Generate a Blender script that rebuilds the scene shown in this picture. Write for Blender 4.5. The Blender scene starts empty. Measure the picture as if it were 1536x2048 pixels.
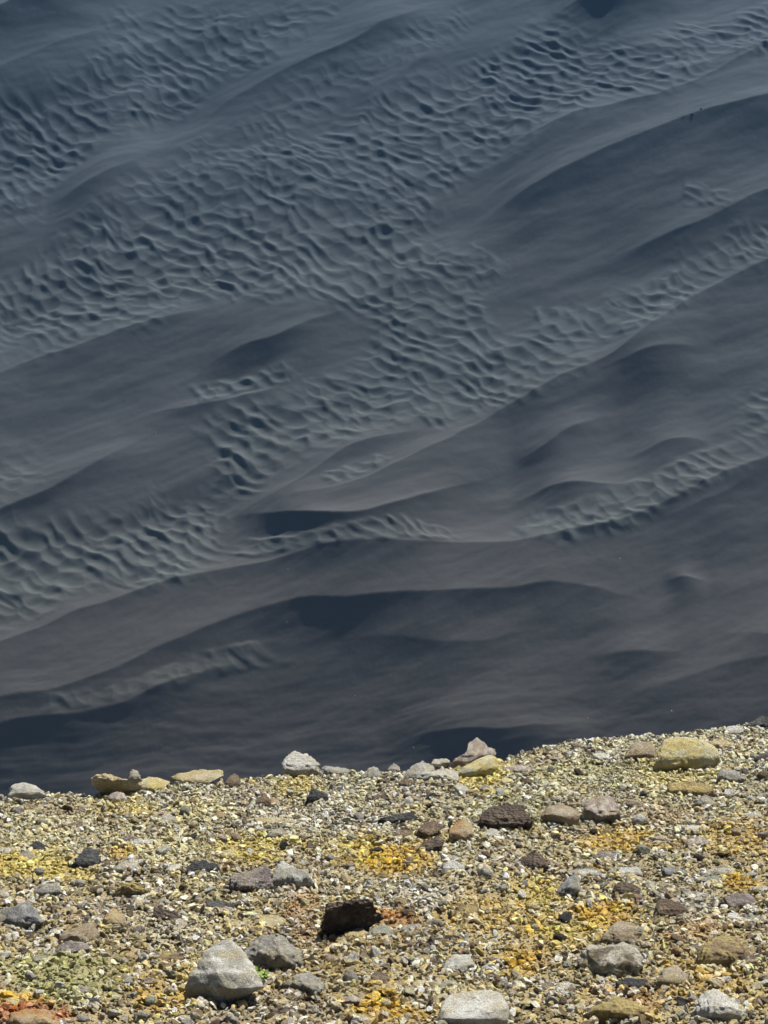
import bpy, math, random
import numpy as np

# ------------------------------------------------------------------ camera, sky, sun, exposure
SC = bpy.context.scene
COL = SC.collection
PITCH = math.radians(-27.0)
HALF = math.tan(math.radians(15.0))          # half of the vertical field of view
cam_data = bpy.data.cameras.new('camera')
cam_data.sensor_fit = 'VERTICAL'
cam_data.angle = math.radians(30.0)
cam_data.clip_start = 0.1
cam_data.clip_end = 5000.0
cam = bpy.data.objects.new('camera', cam_data)
cam.rotation_euler = (math.pi / 2 + PITCH, 0, 0)
COL.objects.link(cam)
SC.camera = cam

SUN_AZ, SUN_EL = 30.0, 48.0                   # degrees right of the view direction, degrees up
SUN_STRENGTH, SKY_STRENGTH = 5.0, 0.04
world = bpy.data.worlds.new('World')
SC.world = world
world.use_nodes = True
wn = world.node_tree
wn.nodes.clear()
w_out = wn.nodes.new('ShaderNodeOutputWorld')
w_bg = wn.nodes.new('ShaderNodeBackground')
w_sky = wn.nodes.new('ShaderNodeTexSky')
w_sky.sky_type = 'NISHITA'
w_sky.sun_disc = False
w_sky.sun_elevation = math.radians(SUN_EL)
w_sky.sun_rotation = math.radians(SUN_AZ)
w_bg.inputs['Strength'].default_value = SKY_STRENGTH
wn.links.new(w_sky.outputs[0], w_bg.inputs['Color'])
wn.links.new(w_bg.outputs[0], w_out.inputs['Surface'])

sun_dir = np.array([math.cos(math.radians(SUN_EL)) * math.sin(math.radians(SUN_AZ)),
                    math.cos(math.radians(SUN_EL)) * math.cos(math.radians(SUN_AZ)),
                    math.sin(math.radians(SUN_EL))])
sd = bpy.data.lights.new('sun', 'SUN')
sd.energy = SUN_STRENGTH
sd.angle = math.radians(0.5)
sd.color = (1.0, 0.955, 0.88)
so = bpy.data.objects.new('sun', sd)
from mathutils import Vector
so.rotation_euler = Vector(-sun_dir).to_track_quat('-Z', 'Y').to_euler()
COL.objects.link(so)

SC.view_settings.view_transform = 'Standard'
SC.view_settings.look = 'None'
SC.view_settings.gamma = 1.0
SC.view_settings.exposure = 0.75
SC.cycles.volume_bounces = 1
SC.cycles.max_bounces = 4
SC.cycles.diffuse_bounces = 2

# ------------------------------------------------------------------ numeric helpers
rng = np.random.default_rng(11)
random.seed(11)

def smooth(a, b, x):
    t = np.clip((x - a) / (b - a), 0, 1)
    return t * t * (3 - 2 * t)

def _hash(ix, iy, iz, seed):
    h = (ix.astype(np.int64) * 374761393 + iy.astype(np.int64) * 668265263
         + iz.astype(np.int64) * 2147483647 + seed * 1274126177) & 0xffffffff
    h = ((h ^ (h >> 13)) * 1274126177) & 0xffffffff
    h = ((h ^ (h >> 16)) * 2246822519) & 0xffffffff
    return ((h ^ (h >> 15)) & 0xffffff) / float(0xffffff) * 2 - 1

def noise2(x, y, seed=0):
    x0, y0 = np.floor(x), np.floor(y)
    fx, fy = x - x0, y - y0
    ux, uy = fx * fx * fx * (fx * (fx * 6 - 15) + 10), fy * fy * fy * (fy * (fy * 6 - 15) + 10)
    z = np.zeros_like(x0)
    r = 0
    for i in (0, 1):
        for j in (0, 1):
            a = _hash(x0 + i, y0 + j, z, seed) * math.pi
            g = np.cos(a) * (fx - i) + np.sin(a) * (fy - j)
            r = r + g * (ux if i else 1 - ux) * (uy if j else 1 - uy)
    return r * 1.45

def fbm2(x, y, seed=0, octv=4, gain=0.5):
    r, a = 0, 1.0
    for k in range(octv):
        r = r + a * noise2(x * 2 ** k + 17.3 * k, y * 2 ** k - 9.1 * k, seed + k)
        a *= gain
    return r

def noise3(p, seed=0):
    p0 = np.floor(p)
    f = p - p0
    u = f * f * f * (f * (f * 6 - 15) + 10)
    r = 0
    for i in (0, 1):
        for j in (0, 1):
            for k in (0, 1):
                h = _hash(p0[:, 0] + i, p0[:, 1] + j, p0[:, 2] + k, seed)
                w = (u[:, 0] if i else 1 - u[:, 0]) * (u[:, 1] if j else 1 - u[:, 1]) * (u[:, 2] if k else 1 - u[:, 2])
                r = r + h * w
    return r

def fbm3(p, seed=0, octv=4, gain=0.5):
    r, a = 0, 1.0
    for k in range(octv):
        r = r + a * noise3(p * 2 ** k + 13.7 * k, seed + k)
        a *= gain
    return r

# the two great surfaces: a slope falling away from the viewer, and beyond it the far ash slope
NEAR_TAN = math.tan(math.radians(24.0)); NEAR_Z0 = -3.04
FAR_DEG = 32.0
FAR_TAN = math.tan(math.radians(FAR_DEG))
FAR_Z0 = -172.0 - 165 * (FAR_TAN - 0.364)
cp, sp = math.cos(PITCH), math.sin(PITCH)
CRIGHT = np.array([1.0, 0, 0]); CUP = np.array([0, -sp, cp]); CFWD = np.array([0, cp, sp])

def ray(px, py):
    u = (np.asarray(px, float) - 768) / 1024 * HALF
    v = (1024 - np.asarray(py, float)) / 1024 * HALF
    return u[..., None] * CRIGHT + v[..., None] * CUP + CFWD

def on_plane(px, py, z0, slope):
    d = ray(px, py)
    t = z0 / (d[..., 2] - slope * d[..., 1])
    return d * t[..., None]

def near_pt(px, py): return on_plane(px, py, NEAR_Z0, -NEAR_TAN)
def far_pt(px, py): return on_plane(px, py, FAR_Z0, FAR_TAN)

# ------------------------------------------------------------------ object helpers
def mesh_from(name, verts, faces):
    me = bpy.data.meshes.new(name)
    verts = np.ascontiguousarray(verts, dtype=np.float32)
    faces = np.ascontiguousarray(faces, dtype=np.int32)
    n, k = faces.shape
    me.vertices.add(len(verts)); me.vertices.foreach_set('co', verts.ravel())
    me.loops.add(n * k); me.loops.foreach_set('vertex_index', faces.ravel())
    me.polygons.add(n)
    me.polygons.foreach_set('loop_start', np.arange(0, n * k, k, dtype=np.int32))
    me.polygons.foreach_set('loop_total', np.full(n, k, dtype=np.int32))
    me.polygons.foreach_set('use_smooth', np.ones(n, dtype=bool))
    me.update(calc_edges=True)
    return me

def link(name, me, loc=(0, 0, 0), **props):
    o = bpy.data.objects.new(name, me)
    o.location = loc
    COL.objects.link(o)
    for k, v in props.items(): o[k] = v
    return o

def grid_faces(nr, nc):
    r, c = np.meshgrid(np.arange(nr - 1), np.arange(nc - 1), indexing='ij')
    a = (r * nc + c).ravel()
    return np.stack([a, a + 1, a + nc + 1, a + nc], axis=1)

class Mat:
    def __init__(self, name, rough=0.95, spec=0.15):
        self.m = bpy.data.materials.new(name); self.m.use_nodes = True
        self.t = self.m.node_tree; self.n = self.t.nodes; self.n.clear()
        self.out = self.n.new('ShaderNodeOutputMaterial')
        self.b = self.n.new('ShaderNodeBsdfPrincipled')
        self.b.inputs['Roughness'].default_value = rough
        self.b.inputs['Specular IOR Level'].default_value = spec
        self.t.links.new(self.b.outputs[0], self.out.inputs['Surface'])
    def put(self, sock, v):
        if isinstance(v, bpy.types.NodeSocket): self.t.links.new(v, sock)
        elif v is not None: sock.default_value = v
    def noise(self, vec, scale, detail=6, rough=0.6, dist=0.0, out='Fac'):
        n = self.n.new('ShaderNodeTexNoise'); self.put(n.inputs['Vector'], vec)
        n.inputs['Scale'].default_value = scale; n.inputs['Detail'].default_value = detail
        n.inputs['Roughness'].default_value = rough; n.inputs['Distortion'].default_value = dist
        return n.outputs[out]
    def voro(self, vec, scale, feature='F1', out='Distance'):
        n = self.n.new('ShaderNodeTexVoronoi'); n.feature = feature
        self.put(n.inputs['Vector'], vec); n.inputs['Scale'].default_value = scale
        return n.outputs[out]
    def rng(self, v, a, b, c=0.0, d=1.0):
        n = self.n.new('ShaderNodeMapRange'); self.put(n.inputs['Value'], v)
        for k, x in zip(('From Min', 'From Max', 'To Min', 'To Max'), (a, b, c, d)): self.put(n.inputs[k], x)
        return n.outputs[0]
    def math(self, op, a, b=0.0):
        n = self.n.new('ShaderNodeMath'); n.operation = op
        self.put(n.inputs[0], a); self.put(n.inputs[1], b)
        return n.outputs[0]
    def mix(self, f, a, b, mode='MIX'):
        n = self.n.new('ShaderNodeMix'); n.data_type = 'RGBA'; n.blend_type = mode
        self.put(n.inputs[0], f)
        self.put(n.inputs[6], (*a, 1) if isinstance(a, tuple) and len(a) == 3 else a)
        self.put(n.inputs[7], (*b, 1) if isinstance(b, tuple) and len(b) == 3 else b)
        return n.outputs[2]
    def bump(self, h, strength, dist, normal=None):
        n = self.n.new('ShaderNodeBump'); n.inputs['Strength'].default_value = strength
        n.inputs['Distance'].default_value = dist; self.put(n.inputs['Height'], h)
        if normal is not None: self.put(n.inputs['Normal'], normal)
        return n.outputs[0]
    def done(self, color, normal=None):
        self.put(self.b.inputs['Base Color'], color)
        if normal is not None: self.put(self.b.inputs['Normal'], normal)
        return self.m

# ------------------------------------------------------------------ the far slope of dark volcanic ash
# crest lines, traced on the photograph and laid out on the far slope: (points, height m, face width m, back width m)
CRESTS = [
    ([(-260, 110), (-100, 50), (0, 8), (150, -30), (320, -80)], 4.5, 6, 9),
    ([(-150, 190), (0, 130), (100, 92), (200, 58), (300, 25), (400, -20)], 0.9, 5, 5),
    ([(90, 422), (175, 365), (250, 325), (330, 292)], 1.5, 3.8, 9),
    ([(350, 270), (425, 220), (500, 176), (575, 140), (650, 100), (725, 65), (840, 15), (930, -30)], 1.5, 4.0, 8),
    ([(640, 300), (768, 172), (850, 112), (950, 60)], 0.7, 4, 6),
    ([(963, 322), (1018, 285), (1093, 255), (1193, 220), (1318, 185), (1418, 145), (1536, 82), (1700, 10)], 1.3, 5, 6),
    ([(905, 480), (968, 430), (1028, 390), (1118, 345), (1193, 310), (1268, 275), (1343, 240), (1418, 215), (1536, 185), (1700, 150)], 2.5, 7, 9),
    ([(1160, 560), (1230, 510), (1300, 475), (1393, 440), (1468, 410), (1536, 385), (1700, 320)], 2.1, 5.0, 9),
    ([(-160, 800), (0, 745), (60, 720), (150, 690), (250, 655), (350, 625), (450, 598), (510, 570)], 0.9, 5, 2.5),
    ([(380, 770), (430, 722), (500, 690), (560, 665), (620, 640), (700, 620), (760, 618)], 1.8, 3.8, 6),
    ([(-200, 850), (-100, 800), (0, 770), (70, 750)], 1.6, 5, 5),
    ([(220, 855), (290, 830), (380, 815), (450, 800), (530, 780), (600, 750), (660, 728)], 1.1, 3.5, 2.2),
    ([(-160, 1090), (0, 1025), (50, 1000), (110, 970), (180, 930), (260, 885), (310, 860), (360, 842)], 1.7, 4.2, 4),
    ([(-200, 1390), (0, 1292), (60, 1260), (150, 1215), (250, 1190), (330, 1165), (470, 1130), (560, 1105), (700, 1080),
      (850, 1075), (950, 1085), (1100, 1080), (1200, 1050), (1300, 1010), (1400, 970), (1536, 920), (1700, 850)], 1.1, 5.0, 3),
    ([(1290, 1045), (1380, 1010), (1460, 985), (1560, 930)], 0.7, 3.5, 3),
    ([(440, 1050), (525, 997), (575, 970), (650, 910), (700, 885), (768, 868), (880, 852)], 1.1, 3.2, 2.5),
    ([(500, 1010), (575, 988), (675, 970), (768, 940), (893, 875), (1018, 805), (1118, 750), (1250, 685), (1340, 622), (1420, 572), (1536, 520), (1700, 450)], 1.3, 6, 3),
    ([(410, 1065), (470, 1030), (560, 1022), (680, 1026), (780, 1014), (900, 975), (970, 955), (1040, 905)], 3.0, 4.4, 6),
    ([(1010, 925), (1100, 880), (1180, 840), (1250, 822)], 1.3, 4, 4),
    ([(1000, 1005), (1110, 972), (1180, 964), (1310, 955)], 1.3, 2.8, 4),
    ([(1230, 925), (1330, 885), (1400, 880), (1450, 885)], 1.0, 2.8, 3.5),
    ([(1170, 740), (1270, 700), (1330, 688), (1440, 680)], 1.2, 3.4, 5),
    ([(-200, 1460), (0, 1392), (100, 1380), (200, 1345), (300, 1312), (380, 1272), (450, 1235), (520, 1208), (620, 1192),
      (768, 1184), (900, 1176), (1060, 1164), (1150, 1172), (1340, 1200)], 1.75, 5.2, 7),
    ([(-200, 1510), (0, 1452), (60, 1432), (150, 1424), (250, 1400), (340, 1366), (450, 1335), (560, 1310)], 0.75, 2.8, 1.8),
    ([(620, 1290), (720, 1272), (900, 1290), (1050, 1268), (1160, 1240)], 0.45, 3.0, 4),
    ([(1310, 1160), (1360, 1152), (1420, 1165)], 0.7, 2.2, 2),
    ([(1150, 1440), (1300, 1380), (1400, 1342), (1536, 1318), (1700, 1280)], 0.6, 4, 4),
    ([(1420, 1270), (1480, 1262), (1600, 1275)], 1.0, 3, 4),
    ([(1170, 1312), (1270, 1298), (1390, 1302)], 0.7, 2.5, 3.5),
    ([(1080, 40), (1160, -6), (1260, -30), (1420, -40)], 3.6, 6, 8),
    ([(-60, 900), (20, 888), (80, 892), (96, 915)], 1.5, 4, 4),
    ([(760, 1500), (870, 1464), (960, 1450), (1080, 1452), (1200, 1456)], 1.9, 3.4, 7),
]
# where the small wind ripples lie: polygons, and narrow strips at the foot of crests (points, half width px)
RIPPLE_POLYS = [
    ([(380, 290), (520, 290), (620, 270), (700, 215), (790, 170), (900, 150), (1010, 110), (1080, 75), (1300, 70), (1950, -120), (1950, -90),
      (1310, 180), (1180, 215), (1080, 250), (960, 320), (890, 400), (880, 480), (960, 570), (1020, 650), (1290, 590), (1290, 630),
      (1130, 730), (960, 830), (860, 850), (760, 862), (620, 905), (520, 985), (420, 1010), (390, 860), (560, 790), (700, 730),
      (745, 640), (690, 612), (560, 605), (480, 585), (300, 645), (60, 710), (-420, 870), (-420, 690), (100, 520), (180, 440), (330, 330)], 1.0),
    ([(250, 20), (460, 20), (660, 10), (620, 80), (480, 150), (380, 220), (210, 290), (60, 430), (-420, 590), (-420, 400), (80, 170), (180, 90)], 0.8),
    ([(560, 170), (700, 110), (800, 100), (760, 170), (640, 260), (520, 280), (440, 260)], 0.7),
    ([(1050, 60), (1130, 30), (1250, 110), (1120, 150), (1000, 160)], 0.8),
    ([(-420, 1150), (160, 1020), (430, 1000), (450, 1080), (380, 1150), (200, 1190), (-420, 1340)], 1.0),
    ([(-420, 1030), (60, 920), (100, 960), (30, 1000), (-420, 1150)], 0.8),
    ([(780, 60), (920, 20), (940, 60), (840, 115), (780, 120)], 0.6),
    ([(1470, 800), (1950, 610), (1950, 740), (1470, 930)], 1.0),
    ([(1360, 520), (1430, 470), (1950, 290), (1950, 350), (1400, 570)], 0.9),
]
RIPPLE_STRIPS = [
    ([(1020, 660), (1130, 655), (1250, 635), (1330, 590), (1440, 530)], 42, 0.9),
    ([(1020, 1035), (1100, 1058), (1200, 1030), (1300, 985), (1400, 940), (1480, 900)], 34, 1.0),
    ([(370, 800), (450, 782), (530, 762), (610, 735)], 20, 0.8),
    ([(440, 1098), (560, 1090), (700, 1068), (850, 1062), (960, 1066)], 15, 0.8),
    ([(60, 1405), (150, 1402), (250, 1380), (340, 1345), (450, 1318), (600, 1290)], 15, 0.6),
    ([(640, 960), (720, 938), (800, 905)], 18, 0.8),
    ([(1360, 380), (1420, 390), (1470, 400)], 22, 0.45),
    ([(920, 500), (960, 530), (1000, 570)], 30, 0.7),
]

def poly_dist(X, Y, P):
    """distance to an open polyline, signed side (+ = towards the viewer), position along it 0..1"""
    P = np.asarray(P)[:, :2]
    seg = np.linalg.norm(P[1:] - P[:-1], axis=1); cum = np.concatenate([[0], np.cumsum(seg)]); L = cum[-1]
    best = np.full(X.shape, 1e9); sgn = np.zeros(X.shape); tt = np.zeros(X.shape)
    for i in range(len(P) - 1):
        ax, ay = P[i]; dx, dy = P[i + 1] - P[i]; l2 = dx * dx + dy * dy
        t = np.clip(((X - ax) * dx + (Y - ay) * dy) / l2, 0, 1)
        ex, ey = X - ax - t * dx, Y - ay - t * dy
        d = np.sqrt(ex * ex + ey * ey)
        m = d < best
        best = np.where(m, d, best)
        sgn = np.where(m, np.sign(dy * ex - dx * ey), sgn)
        tt = np.where(m, (cum[i] + t * seg[i]) / L, tt)
    return best * sgn, tt, L

def soften(P, it=2):
    """round a traced polyline (corner cutting)"""
    P = np.asarray(P, float)
    for _ in range(it):
        Q = [P[0]]
        for a, b in zip(P[:-1], P[1:]): Q += [a * .75 + b * .25, a * .25 + b * .75]
        Q.append(P[-1]); P = np.array(Q)
    return P

def inside(X, Y, P):
    r = np.zeros(X.shape, bool)
    n = len(P)
    for i in range(n):
        x1, y1 = P[i]; x2, y2 = P[(i + 1) % n]
        c = ((y1 > Y) != (y2 > Y)) & (X < (x2 - x1) * (Y - y1) / (y2 - y1 + 1e-12) + x1)
        r ^= c
    return r

CT = math.cos(math.radians(FAR_DEG))
def far_uv(P, up=0.0):                        # pixel points -> (x, distance up the slope), for a crest standing so high
    q = on_plane(np.array([p[0] for p in P]), np.array([p[1] for p in P]), FAR_Z0 + up, FAR_TAN)
    return np.stack([q[:, 0], q[:, 1] / CT], axis=1)

UPC = [np.full(len(c[0]), 1.15 * c[1]) for c in CRESTS]     # how high the slope stands along each traced line
UPP = [np.zeros(len(c[0])) for c in RIPPLE_POLYS]
UPS = [np.zeros(len(c[0])) for c in RIPPLE_STRIPS]
def crest_uv(k):
    P, up = [tuple(map(float, c)) for c in CRESTS[k][0]], list(UPC[k])
    if P[0][0] < -50:                                       # lines that leave the picture run on beyond it
        P = [(P[0][0] - 900, P[0][1] + 900 * max(0.1, (P[0][1] - P[1][1]) / (P[1][0] - P[0][0])))] + P; up = [up[0]] + up
    if P[-1][0] > 1590:
        P = P + [(P[-1][0] + 900, P[-1][1] - 900 * max(0.1, (P[-2][1] - P[-1][1]) / (P[-1][0] - P[-2][0])))]; up = up + [up[-1]]
    return far_uv(P, np.array(up))

def sand_height(X, T):
    S = X.shape
    x, t = X.ravel(), T.ravel()
    h = np.zeros(x.shape)
    wx = fbm2(x / 16, t / 16, 51, 3) * 0.8; wt = fbm2(x / 16, t / 16, 61, 3) * 0.6
    xw, tw = x + wx, t + wt
    # broad swells, streaky along the wind
    a = math.radians(24); ca, sa = math.cos(a), math.sin(a)
    p, q = x * ca + t * sa, -x * sa + t * ca
    low = smooth(178, 163, t * CT)                  # nearer the rim the ash lies smoother and its streaks run level
    a2 = math.radians(8); p2, q2 = x * math.cos(a2) + t * math.sin(a2), -x * math.sin(a2) + t * math.cos(a2)
    h -= 0.0056 * np.maximum(176 / CT - t + 3 * noise2(x / 30, t / 30, 5), 0) ** 2   # steeper towards the crater wall
    h += 0.6 * (1 - 0.75 * smooth(192, 176, t * CT)) * fbm2(p / 40, q / 11, 3, 3, 0.42)
    h += 0.08 * (1 - low) * fbm2(p / 16 + wx * .2, q / 3.6, 9, 3, 0.5)
    h += 0.15 * low * fbm2(p2 / 13 + wx * .3, q2 / 2.6 + wt * .3, 12, 4, 0.5)
    h += 0.10 * fbm2(p / 11, q / 4.5, 7, 3, 0.5)
    for k_, (P, A, wf, wb) in enumerate(CRESTS):
        P = soften(crest_uv(k_))
        lo, hi = P.min(0) - 45, P.max(0) + 45
        m = (xw > lo[0]) & (xw < hi[0]) & (tw > lo[1]) & (tw < hi[1])
        if not m.any(): continue
        o_ = np.argsort(P[:, 0]); px_, pt_ = P[o_, 0], P[o_, 1]
        gx = np.linspace(px_[0], px_[-1], 160); gt = np.interp(gx, px_, pt_)
        ker = np.hanning(13); ker /= ker.sum()
        gt = np.convolve(np.pad(gt, 6, mode='edge'), ker, 'valid')
        gs = np.convolve(np.pad(np.gradient(gt, gx), 15, mode='edge'), np.hanning(31) / np.hanning(31).sum(), 'valid')
        tc = np.interp(xw[m], gx, gt); sl = np.interp(xw[m], gx, gs)
        d = (tc - tw[m]) / np.sqrt(1 + sl * sl)
        s = (xw[m] - gx[0]) / (gx[-1] - gx[0]); L = gx[-1] - gx[0]
        e = min(0.5, 14.0 / L)
        taper = smooth(0.0, e, s) * smooth(1.0, 1 - e, s)
        df = np.maximum(d, 0); db = np.maximum(-d, 0)
        front = np.exp(-(df / wf)) * smooth(5.0 * wf, 1.5 * wf, df); back = np.exp(-(db / wb) ** 1.08)
        vary = 0.85 + 0.12 * noise2(xw[m] / 18, tw[m] / 18, 71)
        h[m] += 1.35 * A * taper * vary * np.where(d > 0, front, back)
    # ripple mask
    n1 = fbm2(x / 9, t / 9, 21, 3)
    mask = np.zeros(x.shape)
    for n_, (P, k) in enumerate(RIPPLE_POLYS):
        P2 = far_uv(P, UPP[n_]); ring = np.vstack([P2, P2[:1]])
        lo, hi = P2.min(0) - 6, P2.max(0) + 6
        m = (x > lo[0]) & (x < hi[0]) & (t > lo[1]) & (t < hi[1])
        if not m.any(): continue
        d, _, _ = poly_dist(x[m], t[m], ring)
        d = np.abs(d) * np.where(inside(x[m], t[m], P2), 1, -1)
        mask[m] = np.maximum(mask[m], k * smooth(-2.2, 3.2, d + 2.2 * n1[m]))
    for n_, (P, hw, k) in enumerate(RIPPLE_STRIPS):
        P2 = soften(far_uv(P, UPS[n_])); hwm = hw * 0.075
        lo, hi = P2.min(0) - 8, P2.max(0) + 8
        m = (x > lo[0]) & (x < hi[0]) & (t > lo[1]) & (t < hi[1])
        if not m.any(): continue
        d, s_, _ = poly_dist(x[m], t[m], P2)
        k = k * smooth(0.0, 0.12, s_ + 0.04 * n1[m]) * smooth(1.0, 0.75, s_ + 0.08 * n1[m])
        mask[m] = np.maximum(mask[m], k * smooth(hwm * 1.25, hwm * 0.6, np.abs(d) + 0.8 * n1[m]))
    mask *= 0.8 + 0.2 * smooth(-0.5, 0.2, fbm2(x / 13, t / 13, 33, 2) + 0.2)
    # sinuous three-dimensional ripples: sharp brink, steep face to the lower left
    rip = np.zeros(x.shape)
    m = mask > 0.003
    X1, T1 = x[m], t[m]
    nx, nt = math.cos(math.radians(56)), math.sin(math.radians(56))
    along = X1 * nt - T1 * nx + 1.2 * noise2(X1 / 7, T1 / 7, 80)
    across = X1 * nx + T1 * nt + 2.2 * noise2(X1 / 22, T1 / 22, 82) + 0.8 * noise2(X1 / 5, T1 / 5, 79)
    lam = 1.75
    ph = across / lam + 0.42 * noise2(along / 2.2, across / 2.4, 83) + 0.35 * noise2(along / 9, across / 9, 87)
    fr = ph - np.floor(ph); row = np.floor(ph)
    c = 0.48                                   # steep face share (lower left side), long back
    prof = np.where(fr < c, smooth(0, c, fr) ** 1.1, ((1 - fr) / (1 - c)) ** 1.3)
    am = 0.10 + 1.05 * smooth(-0.5, 0.35, noise2(along / 1.8 + 7.7 * row, row * 3.17, 85))
    # scalloped hollows in staggered rows, sharp rims between them
    ca_, cb_ = along / 2.45, across / 1.62
    a0, b0 = np.floor(ca_), np.floor(cb_)
    F1 = np.full(len(X1), 9.0)
    for i in (-1, 0, 1):
        for j in (-1, 0, 1):
            A0, B0 = a0 + i, b0 + j
            jx = 0.5 + 0.36 * _hash(A0, B0, A0 * 0, 601) + 0.5 * (np.mod(B0, 2) - 0.5); jy = 0.5 + 0.30 * _hash(A0, B0, A0 * 0, 602)
            sz = 1 + 0.22 * _hash(A0, B0, A0 * 0, 603)
            F1 = np.minimum(F1, ((ca_ - A0 - jx) ** 2 + (cb_ - B0 - jy) ** 2) * sz)
    bowl = np.minimum(F1, 0.55) / 0.5
    grow = 0.85 + 0.3 * noise2(X1 / 12, T1 / 12, 86)
    rip[m] = (0.17 * prof * am + 0.33 * bowl ** 0.85) * grow - 0.04 * fbm2(X1 / 2.2, T1 / 2.2, 88, 2)
    h += rip * mask
    # crests crossed by ripples stay low-key; fine relief everywhere
    h += 0.018 * fbm2(p / 1.6, q / 0.8, 91, 2)
    return h.reshape(S), mask.reshape(S)

def settle():
    for _ in range(5):
        new = []
        for grp, src in ((UPC, CRESTS), (UPP, RIPPLE_POLYS), (UPS, RIPPLE_STRIPS)):
            q = [far_uv(c[0], u) for c, u in zip(src, grp)]
            a = np.vstack(q)
            h, _ = sand_height(a[:, 0][None], a[:, 1][None])
            new.append(np.split(h[0], np.cumsum([len(v) for v in q])[:-1]))
        for grp, nw in zip((UPC, UPP, UPS), new):
            for k in range(len(grp)): grp[k] = 0.4 * grp[k] + 0.6 * np.clip(nw[k], -4, 6)
settle()

def far_axis():
    u = np.linspace(-1, 1, 770)
    g = np.cumsum(np.geomspace(0.004, 0.45, 36))
    return np.concatenate([-1 - g[::-1], u, 1 + g])
def far_rows():
    lo = -np.cumsum(np.geomspace(0.3, 14, 34))[::-1] + 155.5
    mid = np.arange(155.5, 263, 0.12)
    hi = 263 + np.cumsum(np.geomspace(0.2, 30, 30))
    return np.concatenate([lo, mid, hi])
U, R = far_axis(), far_rows()
YY = np.repeat(R[:, None], len(U), 1)
XX = U[None, :] * (49 + 0.17 * (np.clip(YY, 60, 340) - 165))
HH, MASK = sand_height(XX, YY / CT)
ZZ = FAR_Z0 + FAR_TAN * YY
over = np.maximum(YY - 285, 0)
ZZ = ZZ - FAR_TAN * over * smooth(0, 60, over)     # the slope eases off far up
ZZ += HH
sand = mesh_from('ash_slope', np.stack([XX, YY, ZZ], -1).reshape(-1, 3), grid_faces(*XX.shape))
at = sand.attributes.new('ripple', 'FLOAT', 'POINT'); at.data.foreach_set('value', MASK.ravel().astype(np.float32))
M = Mat('dark_volcanic_ash', 0.9, 0.12)
geo = M.n.new('ShaderNodeNewGeometry').outputs['Position']
ra = M.n.new('ShaderNodeAttribute'); ra.attribute_name = 'ripple'
n1 = M.rng(M.noise(geo, 0.035, 5, 0.6, 0.6), 0.35, 0.65)
n2 = M.rng(M.noise(geo, 0.22, 5, 0.6), 0.3, 0.7)
c1 = M.mix(n1, (0.067, 0.063, 0.060), (0.053, 0.053, 0.053))
c1 = M.mix(M.math('MULTIPLY', n2, 0.5), c1, (0.072, 0.067, 0.064))
c2 = M.mix(n2, (0.072, 0.079, 0.077), (0.086, 0.092, 0.086))
colr = M.mix(ra.outputs['Fac'], c1, c2)
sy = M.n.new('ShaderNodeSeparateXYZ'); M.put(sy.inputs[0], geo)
colr = M.mix(M.rng(sy.outputs[1], 168, 250, 0.0, 1.0), colr, (0.048, 0.067, 0.086))   # haze blue painted into the ash colour, stronger up the slope
nb = M.bump(M.noise(geo, 2.2, 5, 0.6), 0.35, 0.05)
nb = M.bump(M.noise(geo, 11, 4, 0.7), 0.45, 0.03, nb)
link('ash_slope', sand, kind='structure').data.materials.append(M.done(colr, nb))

# ------------------------------------------------------------------ the air between the rim and the far slope
hz = Mat('pale_haze'); hz.n.remove(hz.b)
pv = hz.n.new('ShaderNodeVolumePrincipled')
pv.inputs['Color'].default_value = (0.24, 0.55, 1.0, 1)
pv.inputs['Density'].default_value = HAZE = 0.00019
pv.inputs['Anisotropy'].default_value = 0.0
hz.t.links.new(pv.outputs[0], hz.out.inputs['Volume'])
zlo = float(ZZ.min()) - 1.0; ztop = max(float(ZZ.max()), 0) + 4.0
ymin, ymax = -75.0, float(YY.max()) + 5
xm = float(np.abs(XX).max()) + 5
if ymin > float(YY.min()) - 1: ymin = float(YY.min()) - 5
bv = [(sx * xm, y, z) for z in (zlo, ztop) for y in (ymin, ymax) for sx in (-1, 1)]
bf = [(0, 2, 3, 1), (4, 5, 7, 6), (0, 1, 5, 4), (2, 6, 7, 3), (0, 4, 6, 2), (1, 3, 7, 5)]
hm = mesh_from('haze', bv, bf); hm.materials.append(hz.m)
hm.polygons.foreach_set('use_smooth', np.zeros(6, bool))
link('haze', hm, kind='stuff')

# ------------------------------------------------------------------ the near slope: gritty ground with a rim, falling off into the crater
RIM_PX = [(-1500, 1640), (-200, 1600), (0, 1597), (100, 1594), (250, 1588), (400, 1572), (500, 1563), (600, 1548), (700, 1545), (800, 1546),
          (900, 1538), (1000, 1514), (1100, 1497), (1200, 1480), (1300, 1470), (1400, 1464), (1500, 1450), (1600, 1438), (3000, 1330)]
_rp = near_pt(np.array([p[0] for p in RIM_PX]), np.array([p[1] for p in RIM_PX]))
def rim_y(x): return np.interp(x, _rp[:, 0], _rp[:, 1])

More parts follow.
